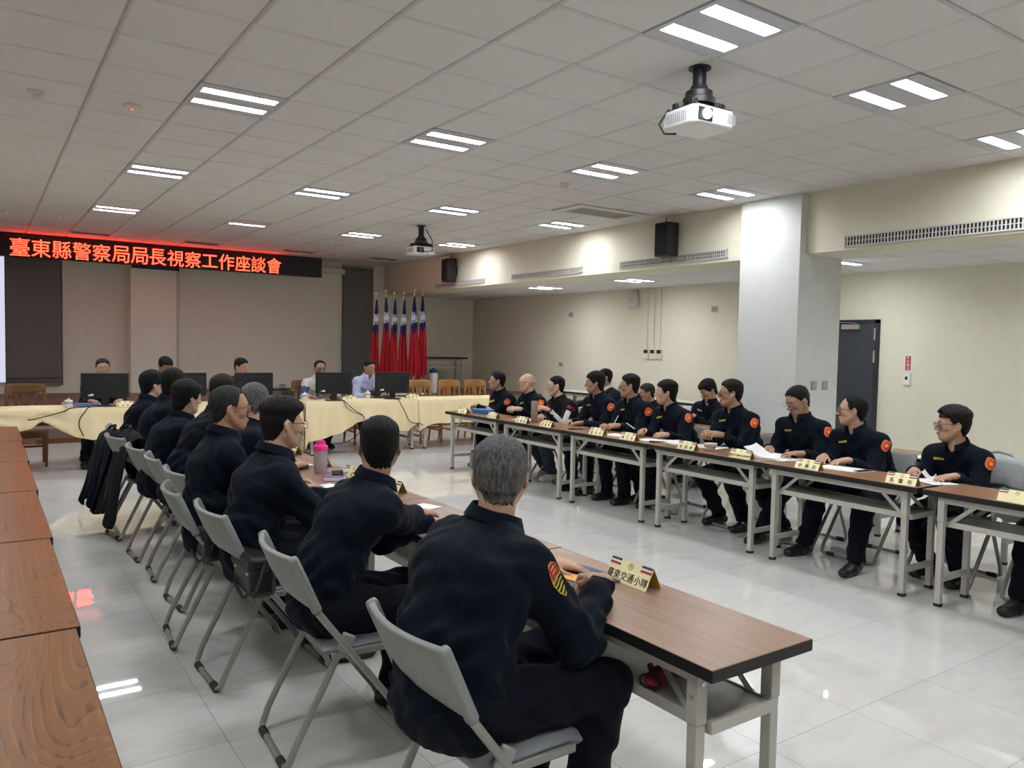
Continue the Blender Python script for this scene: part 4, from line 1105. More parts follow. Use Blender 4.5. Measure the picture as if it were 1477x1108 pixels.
def person(label, hip, heading, head, look, pitch=0, roll=0, wl=None, wr=None, pl='soft', pr='soft', fl=None, fr_=None, sk='b', shirt='navy', trousers='navy2', shoe='shoe_black',
           hair='black', style='short', top=.02, side=.009, fringe=0, part=0, tuft=0, specs=None, size=1., vs=.008, badge='left', strip=True, girth=1., seed=1, wide=1., bulge=.02, big=1.,
           collar=None, sleeve=None, twist=0., group='seated officers', wristdir_l=None, wristdir_r=None, cat='person', elbow_out=.28, knee=.43, yoke=None):
    hd = math.radians(heading); H0 = np.array([hip[0], hip[1], 0.])
    Rw = rz(-hd)
    L = lambda q: Rw @ (np.array(q, float) - H0)
    C = L(head); yawl = math.radians(look) - hd
    R = rz(yawl) @ ry(math.radians(pitch)) @ rx(math.radians(roll))
    Pv = np.array([0, 0, .56])
    # spine: neck base below and behind the head; head turn partly ignored
    back = .5 * (R[:, 0] * .7 + np.array([.7, 0, 0]))
    N = C - back * .052 - np.array([0, 0, .138 * big])
    ax = unit(N - Pv); lat = rz(twist) @ np.array([0, 1., 0])
    fwd = np.cross(lat, ax)
    Ch = Pv + (N - Pv) * .66 - fwd * bulge; Wa = Pv + (N - Pv) * .30 - fwd * bulge * .8
    SH = {s: N + lat * s * .166 * wide - ax * .102 + fwd * .008 for s in (-1, 1)}
    tgt = {1: wl, -1: wr}; el = {}; wr_ = {}
    for s in (-1, 1):
        T = L(tgt[s]) if tgt[s] is not None else SH[s] + np.array([.22, -s * .02, -.40])
        a, b = .285 * size, .255 * size; v = T - SH[s]; d = np.linalg.norm(v)
        if d > (a + b) * .995:
            kx = d / (a + b) / .995
            if kx > 1.12: T = SH[s] + v / kx * 1.12; v = T - SH[s]; d = np.linalg.norm(v); kx = 1.12
            a *= kx; b *= kx
        x = (a * a - b * b + d * d) / (2 * d); hh = math.sqrt(max(1e-6, a * a - x * x)); u = v / d
        hint = np.array([-.25, s * elbow_out, -.8]); hint = unit(hint - u * (hint @ u))
        el[s] = SH[s] + u * x + hint * hh; wr_[s] = T
    HP = {s: np.array([.03, s * .092, .545]) for s in (-1, 1)}
    ft = {1: fl, -1: fr_}; KN = {}; AN = {}; TOE = {}
    for s in (-1, 1):
        A = L((*ft[s], 0)) if ft[s] is not None else np.array([.40, s * .13, 0])
        A[2] = .095; AN[s] = A
        v = A - HP[s]; d = np.linalg.norm(v); a, b = .435 * size, .425 * size
        d2 = min(d, (a + b) * .99); x = (a * a - b * b + d2 * d2) / (2 * d2); hh = math.sqrt(max(1e-6, a * a - x * x)); u = v / d
        hint = np.array([.9, s * .12, .55]); hint = unit(hint - u * (hint @ u)); KN[s] = HP[s] + u * x + hint * hh
        td = unit(np.array([1, s * .12, 0])); TOE[s] = td
    pts = [C, Pv, N, *SH.values(), *el.values(), *wr_.values(), *KN.values(), *AN.values()]
    lo = np.min(pts, 0) - .17; hi = np.max(pts, 0) + .17; lo[2] = max(lo[2], 0)
    g = girth
    def torso(F, add, seat=True):
        F.cap(Pv + [-.0, 0, -.01], Wa, .108 * g, .104 * g, .05, (lat, 1.48), add=add)
        F.cap(Wa, Ch, .106 * g, .112 * g, .05, (lat, 1.42 * (1 + (wide - 1) * .6)), add=add)
        F.cap(Ch, N - ax * .09, .110 * g, .082, .05, (lat, 1.5 * wide), add=add)
        for s in (-1, 1):
            F.cap(N - ax * .038, SH[s] + ax * .004, .062, .050, .05, add=add)
            F.cap(SH[s], SH[s] * .65 + Ch * .35, .066, .08, .05, add=add)
    def arm(F, s, add, r=(.056, .046, .040, .027)):
        F.cap(SH[s], el[s], r[0], r[1], .035, add=add); F.cap(el[s], wr_[s], r[2] + .003, r[3], .02, add=add)
    def leg(F, s, add, r=(.086, .062, .052, .036)):
        F.cap(HP[s], KN[s], r[0] * (.5 + .5 * g), r[1], .05, add=add); F.cap(KN[s], AN[s] + [0, 0, -.03], r[2] + .006, r[3], .035, add=add)
        F.cap(KN[s] * .65 + AN[s] * .35 + [-.018, 0, 0], KN[s] * .45 + AN[s] * .55, .045, .036, .03, add=add)
    # ---- body, one continuous skin
    B = Field(lo, hi, vs)
    torso(B, -.024)
    for s in (-1, 1): arm(B, s, -.004, (.05, .042, .036, .026)); leg(B, s, -.022)
    B.cap(N + ax * -.03, C + R @ np.array([-.022, 0, -.055]) * big, .062 * (.6 + .4 * g), .056, .03)
    for s in (-1, 1):
        fdir = wr_[s] - el[s]; fdir = unit(fdir)
        wd = wristdir_l if s == 1 else wristdir_r
        if wd is not None: fdir = unit(Rw @ np.array(wd, float))
        else: fdir = unit(np.array([fdir[0], fdir[1], min(.05, fdir[2] * .2) - .02]) + np.array([0, -s * .25, 0]))
        nn = unit(np.array([0, 0, 1.]) - fdir * fdir[2]); sd = np.cross(nn, fdir) * -s
        ps = pl if s == 1 else pr
        if ps in ('curl', 'fist', 'pen', 'clasp'):   # tip the hand over towards the little finger
            ang = (.55 if ps != 'fist' else .35); nn2 = unit(nn * math.cos(ang) - sd * math.sin(ang) * -1 * 0 + sd * 0) ; 
            q = unit(nn * math.cos(ang) - sd * math.sin(ang)); sd = unit(sd * math.cos(ang) + nn * math.sin(ang)); nn = q
        hand(B, wr_[s] + fdir * .012, fdir, nn, sd, ps, .97 * size)
        AB = AN[s]; B.cap(AB + [-.02, 0, -.05], AB + TOE[s] * .12 + [0, 0, -.065], .03, .024, .03)
    head_field(B, C, R, big=big)
    o = B.mesh('person', SK[sk]); o.location = (hip[0], hip[1], 0); o.rotation_euler = (0, 0, hd)
    tag(o, label, cat, group)
    # ---- shirt
    rnd = np.random.RandomState(seed); ph = rnd.rand(12) * 6.28
    lo2 = lo.copy(); lo2[2] = max(.44, 0)
    S = Field(lo2, hi - [0, 0, max(0, hi[2] - (N[2] + .12))], vs)
    torso(S, .006)
    for s in (-1, 1): sl_ = .97 + .8 * (g - 1); arm(S, s, .010, (.052 * sl_, .055 * sl_, .052 * sl_, .033))
    S.cap(N - ax * .05, N + ax * .014, .072, .066, .03)
    X, Y, Z = np.meshgrid(*S.ax, indexing='ij')
    for s in (-1, 1):          # cuff cut just short of the wrist
        dv = unit(wr_[s] - el[s]); c = wr_[s] - dv * .012
        t = (X - c[0]) * dv[0] + (Y - c[1]) * dv[1] + (Z - c[2]) * dv[2]
        near = (X - c[0]) ** 2 + (Y - c[1]) ** 2 + (Z - c[2]) ** 2 < .012
        S.d = np.where(near, np.maximum(S.d, t), S.d)
    tf = (X - N[0]) * fwd[0] + (Y - N[1]) * fwd[1] + (Z - N[2]) * fwd[2]; tl = np.abs((X - N[0]) * lat[0] + (Y - N[1]) * lat[1])
    t = (X - N[0]) * ax[0] + (Y - N[1]) * ax[1] + (Z - N[2]) * ax[2] - .020 + np.clip(tf, 0, .09) * np.clip(1.25 - tl * 26, 0, 1) * .75     # open neckline
    nearn = (X - N[0]) ** 2 + (Y - N[1]) ** 2 + (Z - N[2]) ** 2 < .018
    S.d = np.where(nearn, np.maximum(S.d, t), S.d)
    S.d = np.maximum(S.d, .455 - Z + .05 * np.maximum(0, X - .05))
    fold = .0045 * np.sin(Z * 55 + 9 * np.sin(Y * 9 + ph[0]) + 7 * X + ph[1]) * np.clip((N[2] - .12 - Z) * 5, 0, 1)
    fold += .0035 * np.sin(X * 60 + Y * 34 + 20 * Z + 3 * np.sin(Z * 17 + ph[2]) + ph[3]) * np.clip((N[2] - .05 - Z) * 6, 0, 1)
    fold += .003 * np.sin((X + Z) * 42 + ph[4] + 3 * np.sin(Y * 21 + ph[5]))
    S.d = (S.d + fold).astype(np.float32)
    so = S.mesh('shirt', M[shirt], o)
    # ---- collar: folded band around the neck, open at the throat
    cm = M[collar or shirt]
    cb = MB(); n0 = unit(C + R @ np.array([-.022, 0, -.055]) - N)
    e1 = unit(fwd - n0 * (fwd @ n0)); e2 = np.cross(n0, e1)
    def col(u, v):
        a = .40 + (2 * PI - .80) * u; back_ = (1 - math.cos(a)) * .5; dip = max(0, math.cos(a)) ** 1.5
        if v < .5: w = v / .5; r = .066 + .004 * w; z = .004 + w * (.030 + .018 * back_)
        else: w = (v - .5) / .5; r = .072 + .017 * w; z = .034 + .018 * back_ - w * (.040 + .012 * (1 - back_))
        r *= (.55 + .45 * g) if g > 1 else 1
        q = N + n0 * (z - .020 * dip) + (e1 * math.cos(a) * r * (1.02 + .16 * dip) + e2 * math.sin(a) * r * (1.06 - .12 * dip))
        return tuple(q)
    obj('collar', cb.grid(col, 32, 8), cm, o, solid=.003, smooth=50)
    # ---- trousers
    lo3 = lo.copy(); hi3 = hi.copy(); hi3[2] = .74
    T = Field(lo3, hi3, vs)
    T.cap(Pv + [-.0, 0, -.012], Wa, .106 * g, .098 * g, .05, ((0, 1, 0), 1.48))
    for s in (-1, 1): leg(T, s, .010, (.087, .066, .060, .052))
    X, Y, Z = np.meshgrid(*T.ax, indexing='ij')
    T.d = np.maximum(T.d, Z - (Pv[2] + .09)); T.d = np.maximum(T.d, .085 - Z)
    fold = .005 * np.sin(X * 38 + 8 * np.sin(Y * 13 + ph[6]) + Z * 30 + ph[7]) + .003 * np.sin(Z * 60 + Y * 20 + ph[8])
    T.d = (T.d + fold).astype(np.float32)
    T.mesh('trousers', M[trousers], o)
    # ---- shoes
    for s in (-1, 1):
        A = AN[s]; td = TOE[s]; ld = np.array([-td[1], td[0], 0])
        lo4 = A - .26; hi4 = A + .30; lo4[2] = 0.0; hi4[2] = .19
        Q = Field(lo4, hi4, min(vs, .007)); h = A * [1, 1, 0]
        Q.cap(h - td * .050 + [0, 0, .040], h + td * .06 + [0, 0, .040], .038, .040, .03, (ld, .95)); Q.cap(h + td * .06 + [0, 0, .036], h + td * .17 + [0, 0, .03], .042, .034, .03, (ld, 1.18))
        Q.cap(h + [0, 0, .06], h + [0, 0, .12] - td * .012, .042, .040, .03)
        Z = Q.ax[2][None, None, :]; Q.d = np.maximum(Q.d, .002 - Z).astype(np.float32); Q.d = np.maximum(Q.d, Z - .125).astype(np.float32)
        Q.mesh('shoe', M[shoe], o)
    # ---- hair, eyes, brows, mouth
    if style: hair_object(C, R, style, HR[hair], o, min(vs, .006), seed, top, side, big, fringe, part, tuft)
    def hp(x, y, z): return tuple(C + R @ np.array([x, y, z]) * big)
    for s in (-1, 1):
        e = MB().ball(hp(.0775, s * .031, .0015), .0135 * big, 14); e.m = []
        V = np.array(e.v); cen = np.array(hp(.0775, s * .031, .0015)); dirs = (V - cen) @ R[:, 0] / (.0135 * big)
        e.m = [1 if np.mean([dirs[i] for i in f_]) > .84 else 0 for f_ in e.f]
        obj('eye', e, [M['eyewhite'], M['iris']], o)
        bmat = HR['black'] if hair in ('black', 'brown', 'buzz') else HR['salt']
        obj('eyebrow', MB().tube([hp(.0925, s * .012, .0235), hp(.0915, s * .026, .028), hp(.080, s * .047, .0245)], [.0030, .0038, .002], 7), bmat, o)
    obj('mouth', MB().tube([hp(.0895, .021, -.0625), hp(.0985, .008, -.0595), hp(.099, 0, -.0605), hp(.0985, -.008, -.0595), hp(.0895, -.021, -.0625)], [.0015, .0042, .0042, .0042, .0015], 7).tube([hp(.089, .018, -.064), hp(.0965, 0, -.0675), hp(.089, -.018, -.064)], [.0015, .0048, .0015], 7), M['lip'], o)
    if specs: spectacles(C, R, o, specs, big)
    # ---- badges
    if badge:
        s = 1 if badge == 'left' else -1
        c = SH[s] * .86 + el[s] * .14; an = unit(el[s] - SH[s]); nr = np.array([.3, s, .3]); nr = unit(nr - an * (nr @ an))
        if badge == 'rank':
            c = SH[s] * .80 + el[s] * .20
            RK = [(-.8, .6), (-.3, .95), (.3, .95), (.85, .65), (.95, 0), (.7, -.6), (.25, -.95), (-.25, -.95), (-.7, -.6), (-.95, 0)]
            pr_ = patch_on(S, 'rank_badge', c, nr, -an, .062, .125, RK, mat('badge_yellow', (.62, .50, .05), .6), o, .0035)
            patch_on(S, 'badge_red_field', c - an * .031, nr, -an, .052, .050, [(-.85, .5), (-.3, .95), (.3, .95), (.85, .6), (.95, -.2), (.9, -1), (0, -.85), (-.9, -1), (-.95, -.2)], mat('badge_red', (.38, .015, .03), .6), pr_, .005)
            for k in range(4):
                z = .004 + k * .0145
                ww = [1.0, .95, .78, .5][k]
                patch_on(S, 'badge_black_bar', c + an * z, nr, -an, .052 * ww, .0075, RECT, M['blackcloth'], pr_, .0055)
            for k in range(2): patch_on(S, 'badge_mark', c - an * (.028 + .014 * k), nr, -an, .024, .004, RECT, M['patch_pale'], pr_, .0062)
        else:
            p0 = patch_on(S, 'shoulder_patch', c, nr, -an, .076, .086, SHIELD, M['patch_rim'], o, .0035)
            patch_on(S, 'patch_field', c, nr, -an, .063, .072, SHIELD, M['patch_red'], p0, .005)
            patch_on(S, 'patch_emblem', c, nr, -an, .056, .054, BIRD, M['patch_pale'], p0, .0062)
    if strip:
        c = Ch * .55 + N * .45 - lat * .085; 
        patch_on(S, 'name_strip', c + fwd * .08, fwd, ax, .075, .016, RECT, M['strip'], o, .0035)
    if sleeve: sleeve(o, S, SH, el, wr_, N, ax, fwd, lat, Ch, patch_on)
    return o, dict(C=C, R=R, N=N, SH=SH, el=el, wr=wr_, S=S)
# ------------------------------------------------------------------ the people in the room
G1 = 'officers of the left row'; G2 = 'officers of the right row'; G3 = 'people behind the front table'; G4 = 'people of the second row'
FD = M['frame_dark']; FB = mat('brown_spectacle_frame', (.05, .02, .012), .35)
# left row, backs to the camera
person('grey-haired stocky officer nearest camera with rank badge on the sleeve', (1.12, 1.95), 0, (1.385, 2.075, 1.175), 56, 8, wl=(1.77, 2.33, .772), wr=(1.725, 1.945, .815), twist=.12, pl='flat', pr='fist', sk='b', hair='grey', top=.018, side=.010,
       vs=.006, badge='rank', strip=False, girth=1.22, wide=1.13, seed=11, bulge=.035, group=G1, size=1.08, big=1.03, wristdir_l=(.80, -.60, -.04), wristdir_r=(.1, 1, -.22), elbow_out=.42)
person('officer with cropped dark hair reaching his right arm along the table', (1.10, 2.95), 0, (1.365, 2.95, 1.17), 65, 2, wl=(1.72, 3.12, .775), wr=(1.73, 3.27, .785), pl='soft', pr='soft', sk='c', hair='black', top=.016, side=.004,
       vs=.0065, badge=None, strip=False, girth=.98, wide=1., seed=12, bulge=.03, group=G1, wristdir_r=(.95, .2, -.1))
person('officer with tall swept hair and dark glasses, third from camera in left row', (1.06, 3.76), 0, (1.225, 3.78, 1.19), 8, 3, wl=(1.62, 3.95, .775), wr=(1.60, 3.62, .775), sk='b', hair='black', top=.026, side=.004, tuft=.012, specs=FD,
       vs=.007, badge=None, strip=False, girth=1.12, wide=1.05, seed=13, bulge=.02, group=G1)
person('officer with greying short hair and brown glasses, fourth from camera in left row', (1.0, 4.35), 0, (1.125, 4.36, 1.225), -6, 2, wl=(1.52, 4.5, .775), wr=(1.5, 4.2, .775), sk='c', hair='salt', style='reced', top=.012, side=.006, specs=FB,
       vs=.007, badge=None, strip=False, girth=1.05, wide=1.02, seed=14, bulge=.02, group=G1)
person('grey-haired officer leaning over the table beyond the spectacled pair', (1.2, 5.0), 0, (1.485, 5.14, 1.195), 48, 6, wl=(1.72, 5.35, .775), wr=(1.72, 5.02, .775), sk='b', hair='grey', top=.016, side=.009, vs=.008, badge=None, strip=False, seed=15, bulge=.03, group=G1)
person('officer of left row hidden behind the greying spectacled officer', (1.1, 5.66), 0, (1.42, 5.68, 1.235), 45, 4, wl=(1.68, 5.75, .775), wr=(1.68, 5.45, .775), sk='b', hair='brown', style='reced', top=.014, side=.007, vs=.008, badge=None, strip=False, seed=16, group=G1)
person('officer with full black hair, seventh from camera in left row', (1.04, 6.12), 0, (1.265, 6.1, 1.165), 22, 6, wl=(1.65, 6.3, .775), wr=(1.64, 5.95, .775), sk='a', hair='black', style='long', top=.028, side=.016, fringe=.012, vs=.008, badge=None, strip=False, seed=17, bulge=.03, group=G1)
person('officer with dark hair between two black-haired officers in left row', (1.08, 6.95), 0, (1.335, 6.95, 1.225), 40, 4, wl=(1.68, 7.1, .775), wr=(1.68, 6.8, .775), sk='a', hair='black', style='long', top=.022, side=.012, vs=.009, badge=None, strip=False, seed=18, group=G1)
person('farthest officer of the left row, with dark bobbed hair and glasses', (1.08, 7.64), 0, (1.30, 7.66, 1.185), 6, 0, wl=(1.66, 7.8, .775), wr=(1.66, 7.5, .775), sk='a', hair='black', style='long', top=.022, side=.016, specs=FD, vs=.009, badge=None, strip=False, seed=19, girth=.92, wide=.93, group=G1)

# right row, facing the left row
def stripes(o, S, SH, el, wr_, N, ax, fwd, lat, Ch, patch_on):
    an = unit(el[1] - SH[1]); nr = np.array([.55, 1, .35]); nr = unit(nr - an * (nr @ an))
    ws = [patch_on(S, 'white_sleeve_stripe', SH[1] * (1 - t) + el[1] * t, nr, -an, .062, .085, RECT, M['shirt_white'], o, .003) for t in (.50, .74, .98)]
    dv = unit(wr_[1] - el[1]); nr2 = np.array([.35, 1, .5]); nr2 = unit(nr2 - dv * (nr2 @ dv))
    for t in (.15, .45, .72): patch_on(S, 'white_sleeve_stripe', el[1] * (1 - t) + wr_[1] * t, nr2, -dv, .056, .085, RECT, M['shirt_white'], o, .003)
    patch_on(S, 'red_shoulder_band', SH[1] * .8 + el[1] * .2, np.array([.3, 1, .7]), -an, .16, .040, RECT, mat('jacket_red', (.36, .02, .05), .7), o, .003)
    patch_on(S, 'red_shoulder_band', SH[-1] * .75 + el[-1] * .25, np.array([.9, -.5, .4]), -unit(el[-1] - SH[-1]), .10, .040, RECT, mat('jacket_red_r', (.36, .02, .05), .7), o, .003)
person('first seated officer at the far end of the right row, forearms crossed', (5.86, 8.48), 180, (5.63, 8.54, 1.13), 150, 0, wl=(5.36, 8.62, .80), wr=(5.37, 8.36, .79), sk='c', hair='black', top=.014, side=.007, vs=.009, seed=21, group=G2, wristdir_l=(.1, .9, -.1), wristdir_r=(-.3, -.8, -.1))
person('bald officer with glasses and clasped hands in right row', (5.86, 7.80), 180, (5.66, 7.92, 1.135), 148, 2, wl=(5.42, 7.70, .83), wr=(5.42, 7.88, .83), pl='clasp', pr='clasp', sk='a', hair='buzz', style=None, specs=FD, vs=.009, seed=22, girth=1.05, group=G2, wristdir_l=(-.85, .45, .05), wristdir_r=(-.85, -.45, .05))
person('man in black jacket with red shoulders and white sleeve stripe', (5.86, 7.20), 180, (5.68, 7.34, 1.125), 146, 2, wl=(5.40, 7.12, .87), wr=(5.38, 7.22, .79), pl='curl', pr='soft', sk='a', hair='black', top=.012, side=.003, shirt='blackcloth', trousers='jeans', shoe='shoe_white', badge=None, strip=False, sleeve=stripes, vs=.008, seed=23, group=G2, wristdir_l=(-.85, .3, .3), fl=(5.62, 7.30), fr_=(5.72, 7.5))
person('fourth officer of right row with thick black fringe', (5.85, 6.56), 180, (5.70, 6.65, 1.20), 140, 3, wl=(5.40, 6.50, .775), wr=(5.39, 6.70, .775), sk='c', hair='black', style='long', top=.024, side=.010, fringe=.006, vs=.008, seed=24, group=G2, wristdir_l=(-.8, .55, -.1), wristdir_r=(-.85, -.4, -.1))
person('broad officer with glasses writing with a pen in right row', (5.85, 5.98), 180, (5.70, 6.09, 1.195), 138, 2, wl=(5.40, 5.92, .80), wr=(5.42, 6.15, .78), pl='pen', sk='c', hair='black', top=.022, side=.006, specs=FD, vs=.007, seed=25, girth=1.12, wide=1.08, group=G2, wristdir_l=(-.9, .4, -.05))
person('young officer looking sideways with both hands over his paper', (5.85, 5.40), 180, (5.69, 5.54, 1.16), 136, 0, wl=(5.38, 5.22, .78), wr=(5.38, 5.52, .79), pl='curl', pr='pen', sk='b', hair='black', style='long', top=.022, side=.008, fringe=.002, vs=.007, seed=26, wide=1.04, group=G2, wristdir_l=(-.8, .5, -.05), wristdir_r=(-.8, -.3, .05), fl=(5.58, 5.62), fr_=(5.70, 5.86))
ear_o, ear_i = person('officer with white earpiece and glasses, hands clasped before him', (5.85, 4.62), 180, (5.70, 4.74, 1.20), 140, 2, wl=(5.40, 4.58, .85), wr=(5.40, 4.74, .85), pl='clasp', pr='clasp', sk='c', hair='brown', style='short', top=.022, side=.009, specs=FD, vs=.007, seed=27, wide=1.02, group=G2, wristdir_l=(-.9, .35, .1), wristdir_r=(-.9, -.35, .1), fl=(5.60, 4.45), fr_=(5.62, 4.75))
obj('earpiece', MB().ball(tuple(ear_i['C'] + ear_i['R'] @ np.array([.0, .089, -.006])), (.009, .007, .009), 10).tube([tuple(ear_i['C'] + ear_i['R'] @ np.array([.004, .09, -.008])), tuple(ear_i['C'] + ear_i['R'] @ np.array([.014, .088, -.032]))], .004, 8), M['white'], ear_o)
person('officer with wire glasses bent over loose white papers', (5.86, 3.92), 180, (5.66, 4.0, 1.185), 163, 24, wl=(5.40, 3.76, .785), wr=(5.42, 4.10, .785), pl='flat', pr='pen', sk='c', hair='black', style='short', top=.014, side=.007, specs=M['chrome'], vs=.007, seed=28, girth=1.1, wide=1.08, group=G2, fl=(5.38, 4.12), fr_=(5.75, 4.15))
person('spectacled officer in profile in front of the grey door', (5.86, 3.40), 180, (5.69, 3.52, 1.14), 124, 0, wl=(5.40, 3.36, .785), wr=(5.40, 3.56, .79), pl='soft', pr='soft', sk='b', hair='black', style='reced', top=.014, side=.009, specs=FD, vs=.006, seed=29, girth=1.05, wide=1.02, group=G2, fl=(5.22, 3.16), fr_=(5.36, 3.68), wristdir_l=(-.85, .45, -.1), wristdir_r=(-.85, -.3, -.1))
person('young officer with floppy dark hair and round glasses at right', (5.86, 2.72), 180, (5.68, 2.745, 1.10), 134, 0, wl=(5.40, 2.58, .78), wr=(5.40, 2.86, .78), pl='soft', pr='curl', sk='b', hair='brown', style='short', top=.027, side=.012, tuft=.005, fringe=.014, part=.9, specs=FD, vs=.006, seed=30, wide=.98, girth=.95, group=G2, fl=(5.62, 2.62), fr_=(5.68, 2.86), wristdir_l=(-.85, .5, -.1), wristdir_r=(-.9, -.3, -.1))
person('person cut off by the right frame edge, one leg and black shoe in view', (5.94, 2.03), 180, (5.72, 2.0, 1.15), 140, 0, wl=(5.45, 1.88, .78), wr=(5.45, 2.1, .78), sk='b', hair='black', vs=.010, seed=31, group=G2, fl=(5.42, 1.85), fr_=(5.33, 2.12))
# second row
person('dark suited man with white collar in the second row, half hidden', (7.36, 8.2), 180, (7.2, 8.2, 1.18), 150, 0, wl=(6.75, 8.05, .78), wr=(6.75, 8.35, .78), sk='c', hair='black', top=.014, side=.006, shirt='suit', collar='shirt_white', badge=None, strip=False, vs=.009, seed=32, group=G4)
person('grey-haired officer in second row, only his hair showing', (7.36, 7.3), 180, (7.14, 7.3, 1.02), 150, 12, wl=(6.8, 7.15, .78), wr=(6.8, 7.45, .78), sk='c', hair='salt', top=.014, side=.008, badge=None, vs=.010, seed=33, group=G4)
person('second row officer with bowed head holding up a white slip', (7.30, 6.32), 180, (7.10, 6.24, 1.12), 165, 32, wl=(6.80, 6.18, .83), wr=(6.82, 6.40, .84), pl='pen', pr='pen', sk='b', hair='black', style='long', top=.024, side=.012, fringe=.006, badge=None, vs=.009, seed=34, group=G4)
# front table
person('man with parted grey hair, face cut by the leftmost monitor', (1.32, 11.62), 270, (1.325, 11.40, 1.20), 270, 4, wl=(1.50, 11.12, .79), wr=(1.15, 11.12, .79), sk='b', hair='salt', style='short', top=.014, side=.007, shirt='suit', trousers='navy2', badge=None, strip=False, vs=.010, seed=41, group=G3, fl=(1.46, 10.9), fr_=(1.05, 10.75))
person('man in dark clothes with black hair looking down at the table', (2.09, 11.62), 270, (2.08, 11.36, 1.225), 284, 26, wl=(2.25, 11.1, .79), wr=(1.95, 11.1, .79), sk='c', hair='black', style='long', top=.022, side=.010, fringe=.006, shirt='blackcloth', badge=None, strip=False, vs=.010, seed=42, group=G3)
person('man in dark jacket with white collar turned to the right', (3.06, 11.62), 270, (3.09, 11.36, 1.215), 306, 10, wl=(3.25, 11.1, .79), wr=(2.9, 11.1, .79), sk='b', hair='brown', style='short', top=.02, side=.008, shirt='suit', collar='shirt_white', badge=None, strip=False, vs=.009, seed=43, girth=1.1, wide=1.08, group=G3)
def panel(o, S, SH, el, wr_, N, ax, fwd, lat, Ch, patch_on):
    for s in (-1, 1):
        a = unit(el[s] - SH[s]); d = unit(wr_[s] - el[s])
        for k, t in enumerate((.34, .60, .86)):
            for q in ((1, s * .3, .1), (.2, s, .1), (-.5, s, 0)):
                patch_on(S, 'blue_sleeve_panel', SH[s] * (1 - t) + el[s] * t, np.array(q), -a, .10, .075, RECT, M['jacket_blue'], o, .004)
        for t in (.1, .35, .6):
            for q in ((.3, s, .3), (.3, s * .1, 1), (.2, -s, .4)):
                nr = np.array(q); nr = unit(nr - d * (nr @ d)); patch_on(S, 'blue_sleeve_panel', el[s] * (1 - t) + wr_[s] * t, nr, -d, .085, .07, RECT, M['jacket_blue'], o, .004)
    patch_on(S, 'blue_front_panel', Ch + fwd * .08, fwd, ax, .05, .30, RECT, M['jacket_blue'], o, .004)
person('man with glasses in a white jacket with blue sleeves', (4.20, 11.62), 270, (4.25, 11.34, 1.195), 262, 4, wl=(4.42, 11.02, .79), wr=(4.0, 11.03, .79), sk='c', hair='black', style='reced', top=.014, side=.007, specs=FB, shirt='shirt_white', badge=None, strip=False, sleeve=panel, vs=.008, seed=44, girth=1.08, group=G3)
person('man in pale blue shirt looking down beside the rightmost monitor', (5.04, 11.60), 270, (5.04, 11.30, 1.215), 280, 15, wl=(5.16, 11.0, .80), wr=(4.86, 11.02, .79), sk='c', hair='black', style='short', top=.018, side=.007, shirt='shirt_blue', trousers='suit', badge=None, strip=False, vs=.008, seed=45, group=G3, fl=(4.95, 10.85), fr_=(4.78, 10.75))
# ------------------------------------------------------------------ things on the tables
M['card'] = mat('pale_yellow_card', (.95, .89, .54), .55)
M['gold'] = mat('gold_card_back', (.55, .40, .08), .45)
M['ink'] = mat('black_ink', (.01, .01, .01), .6)
CR = mat('card_red', (.42, .035, .025), .6); CW = M['paper']; CG = mat('card_dark_green', (.02, .06, .06), .6); CE = mat('card_emblem_gold', (.42, .28, .03), .5)
def name_card(loc, rz_, text, label, L=.20, h=.072, group='name cards on the tables', tilt=.45):
    """tent card; lettered face towards -Y before rotation"""
    t = thing('name_card', label, 'name card', loc, rz_, group)
    w = L / 2; d = h * math.tan(tilt)
    for s in (-1, 1):
        mb = MB().prism([(-w, s * d, 0), (w, s * d, 0), (w, 0, h), (-w, 0, h)], (0, -.0008, 0), (0, .0008, 0)); obj('card_face', mb, M['card'] if s < 0 else M['gold'], t, smooth=0)
    A = Matrix.Translation((0, -d / 2 - .0012, h / 2)) @ Matrix.Rotation(-tilt, 4, 'X')
    hs = math.hypot(d, h)
    for s in (-1, 1):
        for k, m in enumerate((CG, CW, CR)):
            x0 = s * w * .99 - s * L * .25; x1 = s * w * .99
            b = moved(MB().span((min(x0, x1), -.0008, hs * (.48 - .095 * (k + 1))), (max(x0, x1), .0, hs * (.48 - .095 * k))), A); obj('colour_stripe', b, m, t, smooth=0)
    em = MB().tube([(math.cos(k * PI / 8) * hs * .13, 0, math.sin(k * PI / 8) * hs * .13) for k in range(16)], hs * .016, 6, True)
    em.prism([(-hs * .08, 0, hs * .05), (-hs * .01, 0, hs * .0), (hs * .08, 0, -hs * .06), (hs * .03, 0, hs * .05)], (0, -.001, 0), (0, .0005, 0))
    obj('emblem', moved(moved(em, Matrix.Translation((0, 0, hs * .27))), A), CE, t)
    n = len(text)
    if n:
        tm = MB(); cw = min(hs * .40, L * .92 / n); sp = (L * .80) / max(1, n - 1) if n > 1 else 0; sp = min(sp, L * .30) if n < 4 else (L - cw * 1.12) / (n - 1)
        for k, ch in enumerate(text):
            q = moved(text_mb(ch, height=cw, width=cw * .92, depth=.0008), Matrix.Translation(((k - (n - 1) / 2) * sp, -.0008, -hs * .20))); tm.add(q.v, q.f)
        obj('lettering', moved(tm, A), M['ink'], t, smooth=0)
    return t
T = .741
name_card((1.965, 2.055, T), -PI / 2, '臺東交通小隊', 'large name card with six characters beside the nearest officer\'s fist', .215, .078)
g = 'name cards of the left row'
name_card((1.97, 4.06, T), -PI / 2 + .1, '知本所', 'name card by the second officer of the left row, near the table joint', .19, .072, g)
name_card((1.97, 4.62, T), -PI / 2 + .2, '大武所', 'name card half hidden behind the reaching officer\'s ear', .18, .07, g)
